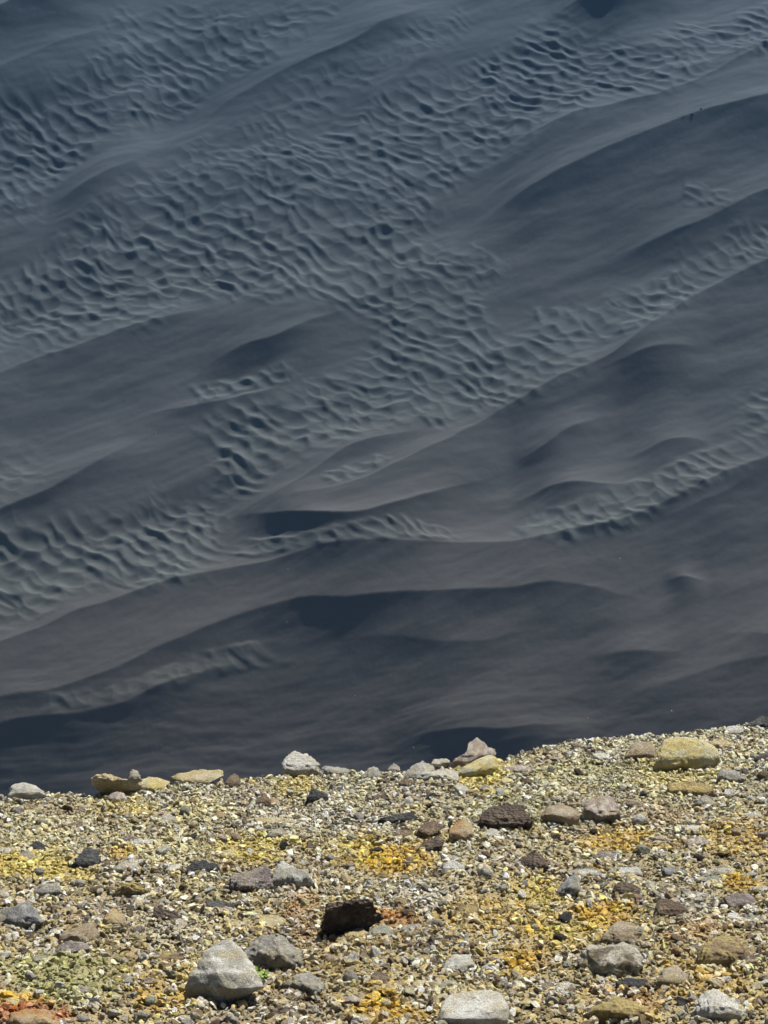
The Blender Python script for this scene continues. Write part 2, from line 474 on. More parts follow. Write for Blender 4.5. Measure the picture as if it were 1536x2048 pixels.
def bumps(x, y):
    return (0.05 * noise2(x / 1.3, y / 1.6, 201) + 0.030 * noise2(x / 0.42, y / 0.5, 202) + 0.014 * noise2(x / 0.17, y / 0.19, 203)) * smooth(-4, 3, y)
def near_z(x, y):
    over = np.maximum(y - rim_y(x), 0)
    fall = 1.9 * over - 0.5 * (1 - np.exp(-over / 0.25)) * 0.6
    z = NEAR_Z0 - NEAR_TAN * np.minimum(y, rim_y(x)) + bumps(x, np.minimum(y, rim_y(x) + 2))
    return z - np.maximum(fall, 0.8 * over) - NEAR_TAN * over
def ground_hit(px, py):
    """where the sight line through a pixel meets the near slope"""
    d = ray(px, py); p = near_pt(px, py)
    for _ in range(3):
        dz = near_z(p[..., 0], p[..., 1]) - p[..., 2]
        t = 1 + dz / (d[..., 2] + NEAR_TAN * d[..., 1]) / (p[..., 1] / d[..., 1])
        p = p * t[..., None]
    return p
def to_px(p):
    p = np.asarray(p); f = p @ CFWD
    return 768 + (p @ CRIGHT) / f / HALF * 1024, 1024 - (p @ CUP) / f / HALF * 1024

# mineral staining of the ground, placed where the photograph shows it: px, py, radius x, radius y, colour, strength
GOLD, YEL, PALE, ORA, RED, GREEN, BROWN, WHITE = ((.62, .38, .04), (.66, .51, .11), (.64, .58, .32), (.46, .20, .045), (.38, .12, .04),
                                                 (.40, .42, .17), (.20, .12, .07), (.68, .66, .57))
STAINS = [(50, 1735, 95, 26, YEL, .9), (490, 1700, 70, 30, YEL, .8), (340, 1700, 70, 30, PALE, .6), (775, 1718, 95, 32, GOLD, 1), (700, 1700, 80, 26, YEL, .6),
          (960, 1545, 60, 40, YEL, .9), (590, 1575, 50, 22, YEL, .7), (1205, 1832, 80, 30, GOLD, 1), (1080, 1785, 55, 38, YEL, .8), (1125, 1862, 60, 34, YEL, .7),
          (1480, 1680, 90, 40, GOLD, .6), (1230, 1685, 80, 26, GOLD, .8), (600, 1820, 34, 46, ORA, .6), (790, 1842, 50, 22, ORA, .9), (960, 1835, 90, 40, GOLD, .5),
          (1045, 1925, 50, 34, GOLD, .9), (120, 1962, 110, 44, GREEN, .8), (320, 1995, 55, 40, GOLD, .7), (770, 2020, 90, 30, GOLD, 1), (30, 2005, 60, 20, GOLD, .9),
          (70, 2036, 80, 24, RED, 1), (1400, 1860, 50, 26, ORA, .5), (1480, 1768, 30, 16, GOLD, .9), (242, 1706, 26, 12, GOLD, .9), (400, 1620, 60, 24, PALE, .7),
          (270, 1620, 70, 18, YEL, .6), (1330, 1630, 70, 20, ORA, .3), (410, 1960, 50, 50, YEL, .5), (1250, 2020, 80, 30, ORA, .5), (1420, 1960, 70, 40, GOLD, .5),
          (1100, 1530, 60, 24, ORA, .25), (190, 1670, 150, 30, PALE, .5), (1350, 1560, 90, 30, YEL, .6), (1130, 1620, 120, 20, BROWN, .2), (830, 1790, 60, 30, WHITE, .6),
          (930, 1990, 110, 20, PALE, .5), (330, 1845, 60, 40, WHITE, .4), (600, 1960, 120, 40, BROWN, .3), (1380, 1820, 60, 30, WHITE, .5), (1120, 1745, 60, 24, BROWN, .4),
          (1010, 1610, 90, 24, GREEN, .4), (1150, 1545, 110, 22, GREEN, .5), (640, 1640, 150, 22, WHITE, .5), (560, 1780, 40, 30, WHITE, .4), (720, 1890, 80, 30, BROWN, .3)]
def stain(x, y, strength=False):
    """base colour of the ground and the loose gravel at a place (n,3)"""
    z = near_z(x, y)
    px, py = to_px(np.stack([x, y, z], -1))
    far = smooth(7.0, 13.5, y)
    g = fbm2(x / 0.55, y / 0.7, 301, 4)[..., None]; g2 = fbm2(x / 0.28, y / 0.35, 311, 3)[..., None]
    base = np.array([.50, .41, .20]) * (1 - far[..., None]) + np.array([.55, .53, .35]) * far[..., None]
    c = base + 0.06 * g
    k = smooth(0.1, 0.75, g + 0.25 * g2) * 0.55
    c = c * (1 - k) + np.array([.60, .46, .14]) * k
    g3 = fbm2(x / 0.8, y / 0.9, 321, 4)[..., None]
    k = smooth(0.15, 0.8, g3 + 0.3 * g2) * 0.6
    c = c * (1 - k) + np.array([.38, .31, .22]) * k
    wob = 1 + 0.45 * g2[..., 0] + 0.3 * g[..., 0]
    tot = np.zeros(len(x))
    for sx, sy, rx, ry, cc, st in STAINS:
        r = np.sqrt(((px - sx) / rx) ** 2 + ((py - sy) / ry) ** 2) * wob / 1.2
        k = (smooth(1.25, 0.4, r) * st * 0.95)[..., None]
        c = c * (1 - k) + np.array(cc) * k
        if cc[0] > 1.6 * cc[2]: tot = np.maximum(tot, k[:, 0])
    # down the crater wall the stained ground gives way to dark ash
    k = smooth(0.15, 1.5, y - rim_y(x))[..., None]
    c = c * (1 - k) + np.array([.085, .08, .078]) * k
    return (np.clip(c, 0.02, 0.8), tot) if strength else np.clip(c, 0.02, 0.8)

gx = np.concatenate([-4.2 - np.cumsum(np.geomspace(0.06, 30, 34))[::-1], np.arange(-4.2, 4.21, 0.03), 4.2 + np.cumsum(np.geomspace(0.06, 30, 34))])
go = np.concatenate([-11.5 - np.cumsum(np.geomspace(0.1, 9, 22))[::-1], np.arange(-11.5, 0.6, 0.035), 0.6 + np.cumsum(np.geomspace(0.06, 14, 34))])
GX = np.repeat(gx[None], len(go), 0)
GY = go[:, None] * 1.0 + np.clip(rim_y(GX), 8, 22)
GZ = near_z(GX, GY)
me = mesh_from('rim_ground', np.stack([GX, GY, GZ], -1).reshape(-1, 3), grid_faces(*GX.shape))
sc = stain(GX.ravel(), GY.ravel())
at = me.attributes.new('stain', 'FLOAT_COLOR', 'POINT')
at.data.foreach_set('color', np.concatenate([sc, np.ones((len(sc), 1))], 1).astype(np.float32).ravel())
G = Mat('gritty_mineral_soil', 0.95, 0.1)
gp = G.n.new('ShaderNodeNewGeometry').outputs['Position']
sa = G.n.new('ShaderNodeAttribute'); sa.attribute_name = 'stain'
f = G.rng(G.noise(gp, 55, 5, 0.65), 0.3, 0.7)
cc = G.mix(G.rng(f, 0, 1, 0.35, 0.95), sa.outputs['Color'], (0.07, 0.05, 0.03))  # soil darkened so the gaps between stones read as shade
cc = G.mix(G.rng(G.voro(gp, 90), 0.1, 0.6, 0.0, 0.15), cc, (0.5, 0.44, 0.30))
nb = G.bump(G.voro(gp, 70), 0.9, 0.012)
nb = G.bump(G.noise(gp, 180, 4, 0.7), 0.7, 0.004, nb)
link('rim_ground', me, kind='structure').data.materials.append(G.done(cc, nb))

# ------------------------------------------------------------------ rock shapes and rock materials
_ico = {}
def ico(level):
    if level not in _ico:
        import bmesh
        bm = bmesh.new(); bmesh.ops.create_icosphere(bm, subdivisions=level, radius=1.0)
        bm.verts.ensure_lookup_table()
        v = np.array([p.co[:] for p in bm.verts]); f = np.array([[q.index for q in k.verts] for k in bm.faces])
        v /= np.linalg.norm(v, axis=1)[:, None]
        bm.free(); _ico[level] = (v, f)
    return _ico[level]

def carve(v, r, n_planes, lo, hi, ydir=0.0, sharp=0.95):
    """cut flat faces into a lump (v is unit-sized)"""
    for _ in range(n_planes):
        n = r.normal(size=3)
        if ydir: n[1] = np.sign(n[1] or 1) * (abs(n[1]) + ydir)
        n /= np.linalg.norm(n)
        c = r.uniform(lo, hi) * np.max(v @ n)
        over = v @ n - c
        v = v - np.where(over > 0, over * sharp, 0)[:, None] * n
    return v

def roughen(v, seed, amp, scale=2.2, crag=0.0):
    n = v / (np.linalg.norm(v, axis=1)[:, None] + 1e-9)
    d = amp * fbm3(v * scale + seed * 3.1, seed, 6, 0.64)
    ridge = np.abs(noise3(v * scale * 2.1 + 5.5, seed + 11)) + 0.5 * np.abs(noise3(v * scale * 4.3 + 2.5, seed + 12)) + 0.25 * np.abs(noise3(v * scale * 9 + 1.5, seed + 13))
    d = d + amp * 1.2 * (ridge - ridge.mean())
    if crag:                                     # pitted, slaggy surface
        q = np.abs(noise3(v * scale * 2.4 + 9.1, seed + 40)); q2 = np.abs(noise3(v * scale * 5 + 3.3, seed + 50))
        d = d - crag * (smooth(0.35, 0.0, q) + 0.5 * smooth(0.3, 0.0, q2))
    return v + n * d[:, None]

def rock_mat(name, main, second, dirt, k2=0.45, pits=0.0, dust=0.35, streak=False):
    m = Mat(name, 0.92, 0.18)
    main, second = tuple(min(x * 1.22, .8) for x in main), tuple(min(x * 1.18, .8) for x in second)
    tc = m.n.new('ShaderNodeTexCoord').outputs['Object']
    oi = m.n.new('ShaderNodeObjectInfo').outputs['Random']
    add = m.n.new('ShaderNodeVectorMath'); add.operation = 'ADD'
    m.put(add.inputs[0], tc)
    comb = m.n.new('ShaderNodeCombineXYZ'); mul = m.math('MULTIPLY', oi, 37.0)
    for i in range(3): m.put(comb.inputs[i], mul)
    m.put(add.inputs[1], comb.outputs[0]); v = add.outputs[0]
    if streak:
        mp = m.n.new('ShaderNodeMapping'); m.put(mp.inputs['Vector'], v); mp.inputs['Scale'].default_value = (3.2, 1, 0.8)
        v2 = mp.outputs[0]
    else: v2 = v
    big = m.rng(m.noise(v2, 7.5, 5, 0.62, 0.5), 0.62 - k2 * 0.4, 0.72 - k2 * 0.35)
    c = m.mix(big, main, second)
    mid = m.rng(m.noise(v, 26, 6, 0.7), 0.36, 0.62)
    c = m.mix(m.math('MULTIPLY', mid, dust * 1.1), c, dirt)
    wp = m.n.new('ShaderNodeNewGeometry').outputs['Position']      # mineral crust shared with the ground around
    cru = m.rng(m.noise(wp, 6.5, 6, 0.68), 0.50, 0.66, 0.0, 0.5 if sum(main) > 0.6 else 0.0)
    c = m.mix(cru, c, (.56, .46, .22))
    fine = m.rng(m.noise(v, 110, 4, 0.7), 0.3, 0.7, 0.66, 1.28)
    val = m.n.new('ShaderNodeVectorMath'); val.operation = 'SCALE'
    m.put(val.inputs[0], c); m.put(val.inputs['Scale'], fine); c = val.outputs[0]
    cr = m.voro(v, 13, 'DISTANCE_TO_EDGE'); crk = m.rng(cr, 0.0, 0.035, 1.0, 0.0)
    brk = m.rng(m.noise(v, 9, 3), 0.48, 0.56)
    crk = m.math('MULTIPLY', crk, brk)
    c = m.mix(m.math('MULTIPLY', crk, 0.28), c, tuple(x * 0.35 for x in second))
    h1 = m.noise(v2, 22, 8, 0.72, 0.3)
    nb = m.bump(h1, 1.0, 0.12)
    nb = m.bump(m.noise(v, 70, 5, 0.75), 1.0, 0.045, nb)
    nb = m.bump(m.math('MULTIPLY', crk, -1.0), 0.25, 0.01, nb)
    if pits: nb = m.bump(m.voro(v, 42), pits, 0.02, nb)
    return m.done(c, nb)

KINDS = {
    'white':   rock_mat('chalky_white_rock', (.72, .70, .62), (.52, .50, .43), (.40, .36, .24), .4, 0, .30),
    'pale':    rock_mat('pale_grey_rock', (.70, .69, .60), (.42, .41, .36), (.24, .23, .19), .5, 0, .35),
    'cream':   rock_mat('cream_rock', (.64, .58, .41), (.56, .46, .24), (.30, .24, .14), .5, 0, .35),
    'yellow':  rock_mat('sulphur_yellow_rock', (.70, .65, .48), (.68, .57, .24), (.50, .40, .20), .5, 0, .50),
    'orange':  rock_mat('orange_stained_rock', (.46, .27, .12), (.50, .42, .28), (.22, .10, .04), .5, 0, .35),
    'tan':     rock_mat('tan_rock', (.50, .44, .34), (.36, .29, .20), (.20, .15, .10), .5, 0, .35),
    'pink':    rock_mat('pinkish_grey_rock', (.58, .53, .46), (.38, .32, .28), (.22, .17, .15), .5, 0, .40, True),
    'grey':    rock_mat('mid_grey_rock', (.33, .32, .29), (.44, .42, .36), (.12, .11, .10), .45, .3, .40),
    'dark':    rock_mat('dark_brown_lava', (.115, .088, .072), (.20, .155, .115), (.05, .04, .034), .4, 1.0, .45),
    'brown':   rock_mat('brown_rock', (.17, .125, .09), (.27, .21, .14), (.07, .05, .04), .5, .5, .40),
    'purple':  rock_mat('purplish_rock', (.24, .205, .195), (.36, .33, .29), (.09, .07, .07), .5, .5, .40),
    'black':   rock_mat('charcoal_rock', (.065, .065, .068), (.14, .14, .135), (.03, .03, .03), .4, .6, .40),
    'green':   rock_mat('grey_green_rock', (.29, .31, .25), (.40, .40, .33), (.14, .14, .11), .5, 0, .40),
    'mottle':  rock_mat('white_rock_with_dark_patches', (.56, .54, .46), (.14, .12, .10), (.34, .27, .15), .42, .3, .30),
    'crust':   rock_mat('brown_rock_with_yellow_crust', (.27, .20, .13), (.50, .40, .17), (.09, .06, .04), .55, .4, .40),
    'blue':    rock_mat('bluish_grey_rock', (.36, .37, .36), (.24, .24, .23), (.12, .12, .13), .5, 0, .40, True),
}

PX_TAKEN = []
def traced_rock(name, label, kind, pts, depth=0.8, level=4, planes=13, rough=0.11, crag=0.0, seed=None, top=0.0, sink=0.09, group=None, lean=0.6):
    """a stone whose outline from the path is the traced one, with real depth, set down where its foot meets the ground"""
    seed = seed if seed is not None else (len(PX_TAKEN) * 7 + 5)
    r = np.random.default_rng(seed)
    P = np.array(pts, float)
    x0, y0 = P.min(0); x1, y1 = P.max(0)
    cx, cy = (x0 + x1) / 2, (y0 + y1) / 2
    PX_TAKEN.append((x0, y0, x1, y1))
    h = y1 - y0
    foot = ground_hit(np.array([cx]), np.array([min(y1 - 0.10 * h, 2120)]))[0]
    if foot[1] > rim_y(foot[0]) - 0.05: foot = foot * ((rim_y(foot[0]) - 0.05) / foot[1])
    D = foot @ CFWD
    s0 = D * HALF / 1024
    w = (x1 - x0) * s0; hh = h * s0
    ry = depth * 0.5 * min(w, 1.7 * hh + 0.02)
    Dc = D + ry * 0.45
    s = Dc * HALF / 1024
    C = ray(np.array([cx]), np.array([cy]))[0] * Dc
    ang = np.arctan2(-(P[:, 1] - cy), P[:, 0] - cx); rad = np.hypot(P[:, 0] - cx, P[:, 1] - cy)
    # densify the outline so that straight sides stay straight
    Q = np.vstack([P, P[:1]]); dense = []
    for a, b in zip(Q[:-1], Q[1:]):
        for k in range(10): dense.append(a + (b - a) * k / 10)
    dense = np.array(dense)
    ang = np.arctan2(-(dense[:, 1] - cy), dense[:, 0] - cx); rad = np.hypot(dense[:, 0] - cx, dense[:, 1] - cy)
    o = np.argsort(ang); ang, rad = ang[o], rad[o]
    ang = np.concatenate([ang - 2 * np.pi, ang, ang + 2 * np.pi]); rad = np.tile(rad, 3)
    v, f = ico(level)
    th = np.arctan2(v[:, 2], v[:, 0]); m = np.sqrt(v[:, 0] ** 2 + v[:, 2] ** 2)
    R = np.interp(th, ang, rad) * s
    down = np.clip(-np.sin(th), 0, 1)
    R = R * (1 + sink * down)
    mm = m ** 0.78                              # fuller than an ellipsoid
    yy = np.sign(v[:, 1]) * np.abs(v[:, 1]) ** 0.9 * ry
    L = np.stack([R * mm * np.cos(th), yy, R * mm * np.sin(th)], 1)
    sc_ = np.array([w / 2, ry, hh / 2])
    U_ = L / sc_
    U_ = carve(U_, r, planes, 0.40, 0.84, ydir=1.0, sharp=1.0)
    if top:                                     # a flat upper face that catches the sun
        n = np.array([r.uniform(-.2, .3), 0.35, 1.0]); n /= np.linalg.norm(n)
        c_ = top * np.max(U_ @ n); ov = U_ @ n - c_
        U_ = U_ - np.where(ov > 0, ov * 0.4, 0)[:, None] * n
    U_ = roughen(U_, seed, rough, 1.7, crag)
    U_[:, 0] = (U_[:, 0] - U_[:, 0].min()) / np.ptp(U_[:, 0]) * 2 - 1
    U_[:, 2] = (U_[:, 2] - U_[:, 2].min()) / np.ptp(U_[:, 2]) * (2 + 2 * sink) - 1 - 2 * sink
    L = U_ * sc_
    L[:, 1] += np.where(L[:, 2] > -0.35 * hh / 2, lean, -0.5) * (L[:, 2] + 0.35 * hh / 2)                   # the front leans back, away from the path
    if lean > 0.3: L[:, 1] += 1.0 * np.maximum(L[:, 2] - 0.02 * hh, 0)      # and the upper part rounds off into a top that sees the sky
    W = L[:, :1] * CRIGHT + L[:, 1:2] * (C / Dc) + L[:, 2:3] * CUP
    base = np.array([C[0], C[1], foot[2]])
    W = W + C - base
    me = mesh_from(name, W, f)
    me.materials.append(KINDS[kind])
    ob = link(name, me, base, label=label, category='boulder' if name == 'boulder' else 'rock' if name == 'rock' else 'stone')
    if group: ob['group'] = group
    return ob

B, K, S = 'boulder', 'rock', 'stone'
ROCKS = [
 (K,'white rounded rock at the far left end of the gravel rim','white',[(14,1590),(18,1574),(43,1564),(64,1568),(82,1580),(96,1598),(66,1608),(30,1604)],dict(planes=5)),
 (B,'long cream yellow slab with a shaded hollow under its left end on the rim','cream',[(180,1553),(190,1546),(213,1546),(240,1552),(283,1562),(286,1578),(257,1590),(232,1578),(206,1582),(200,1594),(195,1575),(183,1566)],dict(level=5,depth=.7,planes=7,lean=0)),
 (S,'small grey upright stone standing behind the cream slab','grey',[(255,1560),(257,1545),(267,1538),(277,1543),(285,1562),(270,1568)],{}),
 (K,'yellow flattish rock butted against the right end of the cream slab','yellow',[(257,1580),(262,1566),(287,1558),(300,1553),(333,1554),(342,1562),(338,1574),(300,1582),(270,1590)],dict(depth=.8)),
 (B,'low straight topped tan slab on the rim with dark shade below its left','cream',[(340,1556),(350,1546),(400,1540),(445,1538),(448,1556),(417,1566),(400,1575),(357,1576),(345,1566)],dict(level=5,depth=.7,planes=5)),
 (K,'brown angular rock at the right end of the straight topped slab','brown',[(440,1582),(442,1563),(460,1547),(480,1558),(484,1582),(462,1588)],dict(planes=12)),
 (S,'pinkish round stone below the hollow of the cream slab','pink',[(212,1600),(216,1592),(228,1583),(247,1588),(258,1598),(240,1610),(220,1608)],{}),
 (S,'dark brown slanting stone in pale gravel near the left rim','brown',[(130,1660),(140,1650),(160,1641),(175,1645),(173,1660),(150,1664)],{}),
 (S,'pale grey pointed stone below the straight topped slab','pale',[(311,1646),(320,1634),(334,1627),(355,1641),(348,1651),(325,1653)],{}),
 (S,'small reddish brown stone left of the pale grey pointed stone','brown',[(298,1662),(304,1652),(316,1649),(324,1660),(314,1666)],{}),
 (K,'dark grey two lobed rock near the left edge above the yellow patch','black',[(40,1702),(48,1692),(60,1694),(73,1681),(100,1694),(106,1708),(80,1712),(55,1712)],dict(crag=.04)),
 (S,'white stone with a dark foot at the left picture edge above the yellow patch','white',[(-14,1706),(-4,1694),(20,1694),(34,1704),(28,1714),(0,1716)],{}),
 (K,'grey brown rock in front of the dark grey two lobed rock','grey',[(30,1722),(34,1706),(52,1699),(72,1708),(76,1724),(55,1732)],{}),
 (B,'black and grey craggy boulder right of the yellow patch on the left','black',[(142,1738),(145,1727),(157,1707),(177,1694),(194,1702),(202,1722),(182,1734),(150,1746)],dict(crag=.06,planes=12)),
 (K,'brown rock with a white right edge beside the black craggy boulder','mottle',[(226,1742),(236,1726),(267,1717),(280,1726),(287,1744),(277,1754),(240,1754)],dict(planes=12)),
 (S,'low reddish brown stone wedged behind the black craggy boulder','brown',[(194,1736),(202,1722),(222,1719),(234,1728),(228,1740),(208,1744)],{}),
 (K,'rough charcoal rock lying right of a bright white stone','black',[(365,1745),(370,1728),(400,1719),(414,1726),(433,1724),(442,1744),(420,1752),(383,1756)],dict(crag=.05)),
 (S,'bright white stone left of the rough charcoal rock','white',[(332,1740),(340,1730),(358,1728),(370,1738),(362,1750),(342,1752)],{}),
 (K,'tan rock with a yellow top on the gold gravel left of centre','yellow',[(440,1722),(446,1708),(460,1696),(474,1702),(470,1716),(458,1726)],{}),
 (K,'broad low grey rock in the left upper gravel','purple',[(230,1684),(236,1674),(258,1669),(278,1676),(282,1688),(255,1694)],{}),
 (S,'long white topped stone below the broad low grey rock','white',[(260,1692),(270,1680),(285,1676),(307,1679),(302,1690),(290,1699),(270,1700)],{}),
 (S,'low purplish brown stone on the pale gravel above the gold patch','purple',[(415,1684),(420,1672),(438,1668),(455,1678),(448,1688),(428,1690)],{}),
 (B,'rounded white boulder standing highest on the rim left of centre','white',[(562,1545),(565,1522),(571,1505),(589,1501),(612,1508),(630,1520),(639,1536),(645,1556),(605,1560),(572,1556)],dict(level=5,planes=6)),
 (K,'low white slab running right from the rounded white boulder','pale',[(638,1550),(645,1534),(672,1531),(692,1536),(700,1548),(680,1558),(650,1558)],dict(depth=.7)),
 (K,'grey rock with a white cap on the middle of the rim','pale',[(722,1560),(727,1540),(745,1532),(760,1537),(768,1554),(750,1566)],{}),
 (S,'small pointed grey stone between the white capped rock and the pale cliff like rock','grey',[(774,1548),(779,1536),(789,1526),(801,1540),(797,1552)],{}),
 (B,'pale grey boulder with a shaded left face on the rim right of centre','pale',[(799,1560),(804,1542),(818,1530),(839,1521),(865,1528),(878,1548),(860,1568),(820,1574)],dict(level=5,planes=10)),
 (K,'white topped wedge leaning against the pale grey rim boulder','white',[(852,1560),(866,1543),(882,1534),(905,1539),(919,1556),(900,1568),(866,1570)],dict(planes=8)),
 (S,'small dark stone below the pale grey rim boulder','brown',[(796,1576),(806,1562),(822,1556),(832,1568),(824,1580),(806,1582)],{}),
 (K,'flat pale stone at the foot of the peaked rock on its left','pale',[(858,1530),(866,1519),(890,1517),(900,1526),(888,1534)],{}),
 (B,'peaked pinkish brown rock rising highest above the rim','pink',[(893,1536),(896,1524),(912,1509),(927,1506),(930,1488),(944,1474),(959,1482),(970,1492),(985,1495),(990,1508),(993,1524),(975,1540),(930,1548)],dict(level=5,planes=10,rough=.07)),
 (B,'yellow crusted mound under the peaked pinkish rock','yellow',[(912,1546),(930,1526),(955,1518),(975,1509),(993,1514),(998,1535),(984,1556),(950,1566),(922,1562)],dict(rough=.08,planes=6)),
 (K,'charcoal pyramid shaped rock in the upper gravel left of centre','black',[(610,1602),(613,1590),(620,1574),(645,1586),(660,1600),(664,1612),(640,1616),(615,1612)],dict(planes=12)),
 (K,'brown rock with an orange stone at its right side','brown',[(508,1616),(513,1600),(529,1587),(542,1604),(540,1618),(520,1622)],{}),
 (S,'orange stone tucked against the right of the brown rock','orange',[(537,1612),(540,1599),(552,1596),(562,1608),(554,1617)],{}),
 (K,'dark brown lens shaped rock in the upper gravel near the middle','dark',[(740,1604),(746,1594),(757,1588),(779,1591),(782,1604),(765,1610),(748,1610)],{}),
 (B,'long low charcoal slab in the middle of the upper gravel','black',[(752,1650),(762,1638),(795,1628),(830,1624),(838,1636),(815,1641),(795,1652),(765,1658)],dict(depth=1.0,planes=8)),
 (K,'brown tilted rock left of the orange upright rock','brown',[(822,1678),(832,1662),(855,1641),(875,1642),(884,1657),(865,1670),(838,1684)],dict(planes=12)),
 (S,'low brown stone left of the brown tilted rock','brown',[(780,1680),(788,1668),(808,1658),(828,1660),(822,1674),(800,1684)],{}),
 (K,'near black rock below the brown tilted rock','dark',[(834,1706),(838,1690),(848,1679),(872,1673),(890,1684),(884,1702),(858,1712),(840,1711)],dict(crag=.04)),
 (B,'upright orange and tan rock left of the big dark lava rock','orange',[(893,1690),(900,1653),(912,1637),(930,1639),(945,1642),(948,1664),(934,1676),(910,1694)],dict(planes=7)),
 (B,'big dark brown pitted lava rock in the right upper gravel','dark',[(946,1664),(949,1647),(962,1626),(978,1608),(1000,1611),(1008,1604),(1030,1604),(1050,1617),(1068,1640),(1064,1662),(1040,1670),(1012,1664),(985,1669),(960,1670)],dict(level=5,crag=.08,planes=8,rough=.08)),
 (S,'small white stone in front of the big dark lava rock','white',[(965,1676),(968,1664),(980,1656),(995,1662),(1002,1674),(990,1684),(974,1685)],{}),
 (K,'white and grey rock at the upper right of the gold patch','pale',[(882,1745),(885,1732),(897,1723),(910,1719),(925,1728),(932,1742),(918,1754),(892,1755)],{}),
 (S,'small brown cone shaped stone on the gold patch','brown',[(800,1730),(806,1719),(816,1712),(828,1720),(834,1732),(818,1738)],{}),
 (S,'dark red brown stone in the gravel left of the gold patch','dark',[(608,1702),(614,1690),(626,1684),(640,1692),(644,1702),(628,1708)],{}),
 (S,'small yellow pointed stone left of the gold patch','yellow',[(692,1718),(697,1706),(706,1696),(716,1705),(722,1717),(706,1722)],{}),
 (B,'long flat whitish slab in the upper gravel below the charcoal pyramid rock','cream',[(466,1646),(480,1637),(530,1634),(585,1635),(602,1645),(580,1654),(520,1654),(480,1654)],dict(depth=.9,planes=4)),
 (K,'flat grey slab below the long flat whitish slab','grey',[(526,1672),(540,1660),(562,1656),(582,1668),(578,1680),(545,1682)],dict(planes=5)),
 (B,'tan rounded boulder with dark shade beneath beside the pinkish streaked boulder','tan',[(1081,1632),(1086,1620),(1096,1612),(1121,1607),(1147,1615),(1160,1631),(1158,1646),(1140,1655),(1107,1659),(1090,1650)],dict(level=5,planes=5,rough=.03)),
 (B,'pinkish white streaked boulder right of the tan rounded boulder','pink',[(1161,1618),(1164,1602),(1181,1591),(1214,1589),(1231,1603),(1242,1630),(1235,1648),(1214,1656),(1184,1652),(1168,1636)],dict(level=5,planes=9)),
 (B,'largest sulphur yellow boulder with a bare grey left face near the right rim','yellow',[(1301,1554),(1306,1530),(1314,1502),(1328,1484),(1345,1476),(1374,1473),(1407,1482),(1431,1502),(1442,1524),(1430,1538),(1400,1546),(1370,1548),(1341,1558)],dict(level=5,planes=7,rough=.06)),
 (B,'grey wedge rock behind the left foot of the yellow boulder','tan',[(1242,1520),(1252,1503),(1268,1488),(1291,1480),(1312,1490),(1320,1508),(1308,1522),(1270,1526)],dict(planes=10)),
 (K,'bright white block left of the grey wedge rock near the rim','white',[(1182,1518),(1186,1508),(1205,1504),(1219,1508),(1222,1520),(1205,1527)],dict(planes=12)),
 (K,'bright white block on the rim near the right picture edge','white',[(1449,1466),(1453,1455),(1466,1451),(1480,1453),(1488,1463),(1474,1475),(1456,1472)],dict(planes=12)),
 (K,'black lumpy rock on the rim at the right picture edge','black',[(1492,1454),(1496,1442),(1508,1435),(1524,1431),(1546,1438),(1552,1456),(1520,1462)],dict(crag=.05)),
 (K,'white and tan rock right of the yellow boulder near the rim','cream',[(1412,1496),(1418,1483),(1440,1478),(1464,1478),(1472,1490),(1456,1500),(1426,1502)],{}),
 (K,'dark flat rock cut by the right picture edge below the rim','black',[(1498,1526),(1508,1514),(1530,1504),(1560,1506),(1560,1526),(1525,1532)],{}),
 (K,'tilted dark grey plate below the yellow boulder on its right','grey',[(1432,1568),(1437,1552),(1447,1536),(1462,1538),(1476,1541),(1490,1558),(1484,1571),(1461,1570)],dict(planes=12)),
 (B,'low brown lava rock with dark hollows below the yellow boulder','crust',[(1332,1594),(1336,1580),(1345,1568),(1384,1562),(1420,1568),(1438,1580),(1438,1594),(1384,1600),(1345,1600)],dict(crag=.08,planes=6)),
 (K,'grey rounded rock under the low brown lava rock','grey',[(1389,1610),(1394,1597),(1408,1589),(1427,1592),(1436,1606),(1430,1618),(1404,1620)],{}),
 (S,'flat white stone near the right picture edge below the brown lava rock','white',[(1482,1634),(1490,1626),(1506,1623),(1529,1637),(1512,1645),(1492,1643)],{}),
 (K,'greyish pink rounded rock in the right middle gravel','pink',[(1370,1692),(1374,1680),(1390,1673),(1411,1672),(1418,1688),(1408,1700),(1382,1702)],{}),
 (S,'small dark brown stone above the greyish pink rounded rock','dark',[(1435,1652),(1440,1642),(1454,1638),(1466,1648),(1456,1656)],{}),
 (K,'flat white slab in the gravel right of the pinkish streaked boulder','white',[(1352,1664),(1357,1655),(1375,1650),(1400,1650),(1410,1660),(1390,1667),(1362,1668)],dict(planes=5)),
 (K,'low grey rock above the white slabs on the right','grey',[(1308,1718),(1314,1707),(1328,1701),(1346,1706),(1348,1717),(1330,1721)],{}),
 (K,'rough dark purplish rock left of the low grey rock','purple',[(1185,1720),(1190,1708),(1205,1701),(1226,1703),(1236,1716),(1220,1724)],dict(crag=.04)),
 (K,'pinkish low rock just under the rim right of the peaked rock','pink',[(1005,1546),(1014,1534),(1037,1529),(1062,1535),(1070,1545),(1050,1553),(1018,1552)],{}),
 (B,'largest pale grey boulder with a dark left flank in the lower left','pale',[(367,2022),(368,2000),(372,1978),(383,1948),(403,1918),(413,1895),(437,1880),(467,1874),(483,1884),(500,1908),(520,1938),(528,1962),(505,1976),(470,1992),(420,2000),(385,2026)],dict(level=5,planes=12,rough=.05,depth=.9)),
 (B,'grey boulder with a pale right side leaning behind the largest pale boulder','grey',[(482,1892),(494,1874),(512,1867),(560,1868),(592,1882),(608,1908),(624,1938),(606,1954),(568,1956),(530,1952),(500,1930)],dict(level=5,planes=12,depth=.9)),
